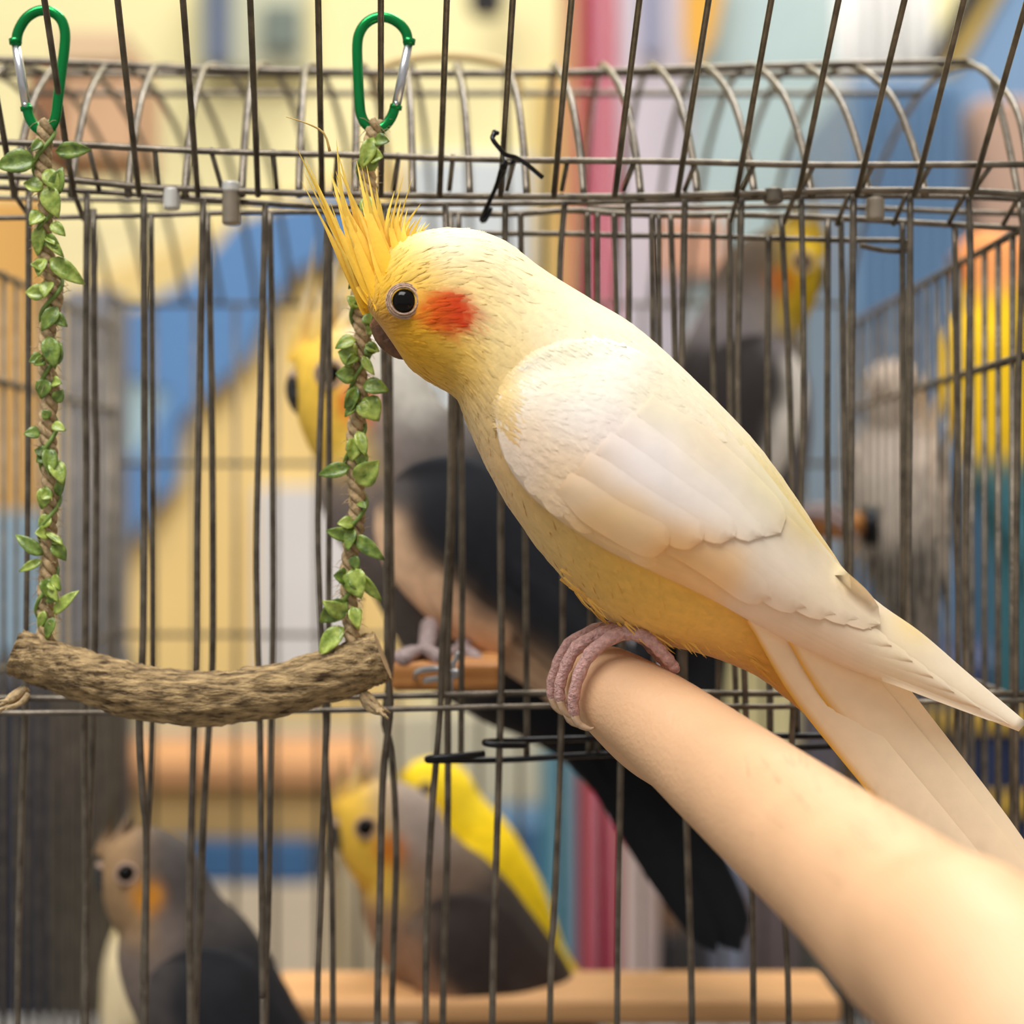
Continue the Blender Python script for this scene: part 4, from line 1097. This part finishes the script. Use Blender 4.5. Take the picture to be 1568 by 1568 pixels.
panel('orange_pennant', 'orange-yellow pennant between locker and pale blue door', 'pennant', prism([(1046, -60), (1118, -60), (1092, 60), (1060, 110), (1048, 60)], 1.28, .01), (236, 176, 66), .7, 0)
panel('pale_door', 'pale blue-grey cupboard door behind the cage roof', 'cupboard door', pbox(1062, -200, 1292, 760, 1.32, .04), (176, 196, 196), .5)
panel('terracotta_tile', 'terracotta board leaning behind the cage front', 'board', pbox(1010, 330, 1110, 420, 1.30, .02), (214, 160, 130))
# white curtain with folds
mb = MB(); n = 60; v = []
for i in range(n + 1):
    px = 1284 + 150 * i / n
    for py in (-200, 420):
        p = P(px, py, 1.2); p.y += .018 * math.sin(i * .75) + .008 * math.sin(i * 1.9)
        v.append(p)
f = [(2 * i, 2 * i + 1, 2 * i + 3, 2 * i + 2) for i in range(n)]
cu = tag(obj('curtain', v, f, plain('white_cloth', (226, 224, 220))), 'white folded cloth curtain behind the cage roof corner', 'curtain')
m = cu.modifiers.new('solid', 'SOLIDIFY'); m.thickness = .003
aw = thing('awning', 'slate blue awning with yellow and black border above the blue cabinet', 'awning', P(1530, 160, 1.1))
obj('cloth', *prism([(1490, 60), (1560, -60), (1760, -60), (1760, 190), (1450, 190), (1462, 110)], 1.1, .02), plain('slate_cloth', (122, 154, 188)), aw, False)
obj('yellow_border', *prism([(1440, 100), (1470, 50), (1540, -60), (1562, -60), (1495, 60), (1462, 112)], 1.095, .02), plain('yellow_cloth', (196, 166, 84)), aw, False)
obj('black_border', *prism([(1426, 100), (1440, 56), (1480, -20), (1500, -60), (1542, -60), (1470, 52), (1440, 102)], 1.092, .02), plain('black_cloth', (46, 44, 46)), aw, False)
cab = thing('metal_cabinet', 'ribbed slate blue metal cabinet behind the cage side wall', 'cabinet', P(1400, 1100, .85))
bevel(obj('body', *pbox(1304, 118, 1476, 1010, .86, .3), plain('slate_blue_metal', (112, 146, 180), .4), cab, False))
for k in range(9):
    x = 1312 + k * 18.5
    bevel(obj('rib', *pbox(x, 126, x + 8, 1004, .852, .01), plain('slate_blue_rib', (112, 146, 180), .4), cab, False), .0015)
bevel(obj('plinth', *box((P(1390, 0, .86).x, 1.01, (P(0, 1010, .86).z) / 2), (.034, .14, P(0, 1010, .86).z / 2)), plain('cabinet_plinth', (70, 82, 98), .5), cab, False))
panel('cardboard_box', 'pinkish-brown cardboard box beside the blue awning', 'box', pbox(1496, 150, 1700, 420, .9, .15), (196, 160, 138))
panel('teal_board', 'teal-blue board under the yellow parrot', 'board', pbox(1470, 700, 1720, 1040, .92, .03), (74, 116, 146))
cr_ = thing('storage_crate', 'navy crate with yellow stripes behind the cage corner', 'crate', P(1480, 1420, .62))
bevel(obj('body', *pbox(1300, 1010, 1680, 1460, .62, .2), plain('navy_plastic', (38, 50, 86), .5), cr_, False), .005)
for a, b_ in ((1086, 1122), (1214, 1250)):
    bevel(obj('stripe', *pbox(1300, a, 1680, b_, .612, .012), plain('yellow_plastic', (186, 150, 58), .5), cr_, False))
for a, b_ in ((1130, 1210),):
    for k in range(7):
        obj('rib', *pbox(1312 + k * 40, a, 1332 + k * 40, b_, .615, .01), plain('navy_plastic', (38, 50, 86), .5), cr_, False)
# left of the frame
panel('orange_board', 'orange upright board beyond the cage side by the leafy rope', 'board', pbox(-120, 300, 62, 782, .9, .03), (226, 172, 92))
panel('sky_board', 'light blue board under the orange board', 'board', pbox(-120, 784, 66, 1040, .9, .03), (150, 178, 196))
panel('grey_post', 'grey upright post beside the mural', 'post', pbox(94, 440, 176, 1040, .72, .05), (132, 130, 134))
panel('navy_cabinet', 'dark navy cabinet in the low corner under the bark swing', 'cabinet', pbox(-160, 1042, 78, 1700, .62, .25), (22, 26, 44), .5)
panel('grey_post', 'slate grey post beside the navy cabinet', 'post', pbox(80, 1042, 108, 1700, .89, .05), (96, 100, 110))
# low centre
panel('pink_post', 'pinkish-grey upright post beside the crimson column foot', 'post', pbox(952, 1200, 1006, 1640, .95, .04), (196, 172, 164))
panel('wooden_crate', 'brown wooden crate beside the pinkish-grey post', 'crate', pbox(1008, 1290, 1096, 1432, 1.0, .15), (140, 108, 82))
panel('dark_box', 'dark box under the brown wooden crate', 'box', pbox(1008, 1434, 1100, 1640, .98, .15), (44, 40, 42))
panel('grey_post', 'blue-grey post beside the brown wooden crate', 'post', pbox(1096, 1180, 1146, 1640, .95, .04), (112, 116, 132))
panel('mauve_board', 'dusky mauve board behind the hand', 'board', pbox(1146, 1150, 1290, 1640, 1.2, .03), (112, 96, 96))
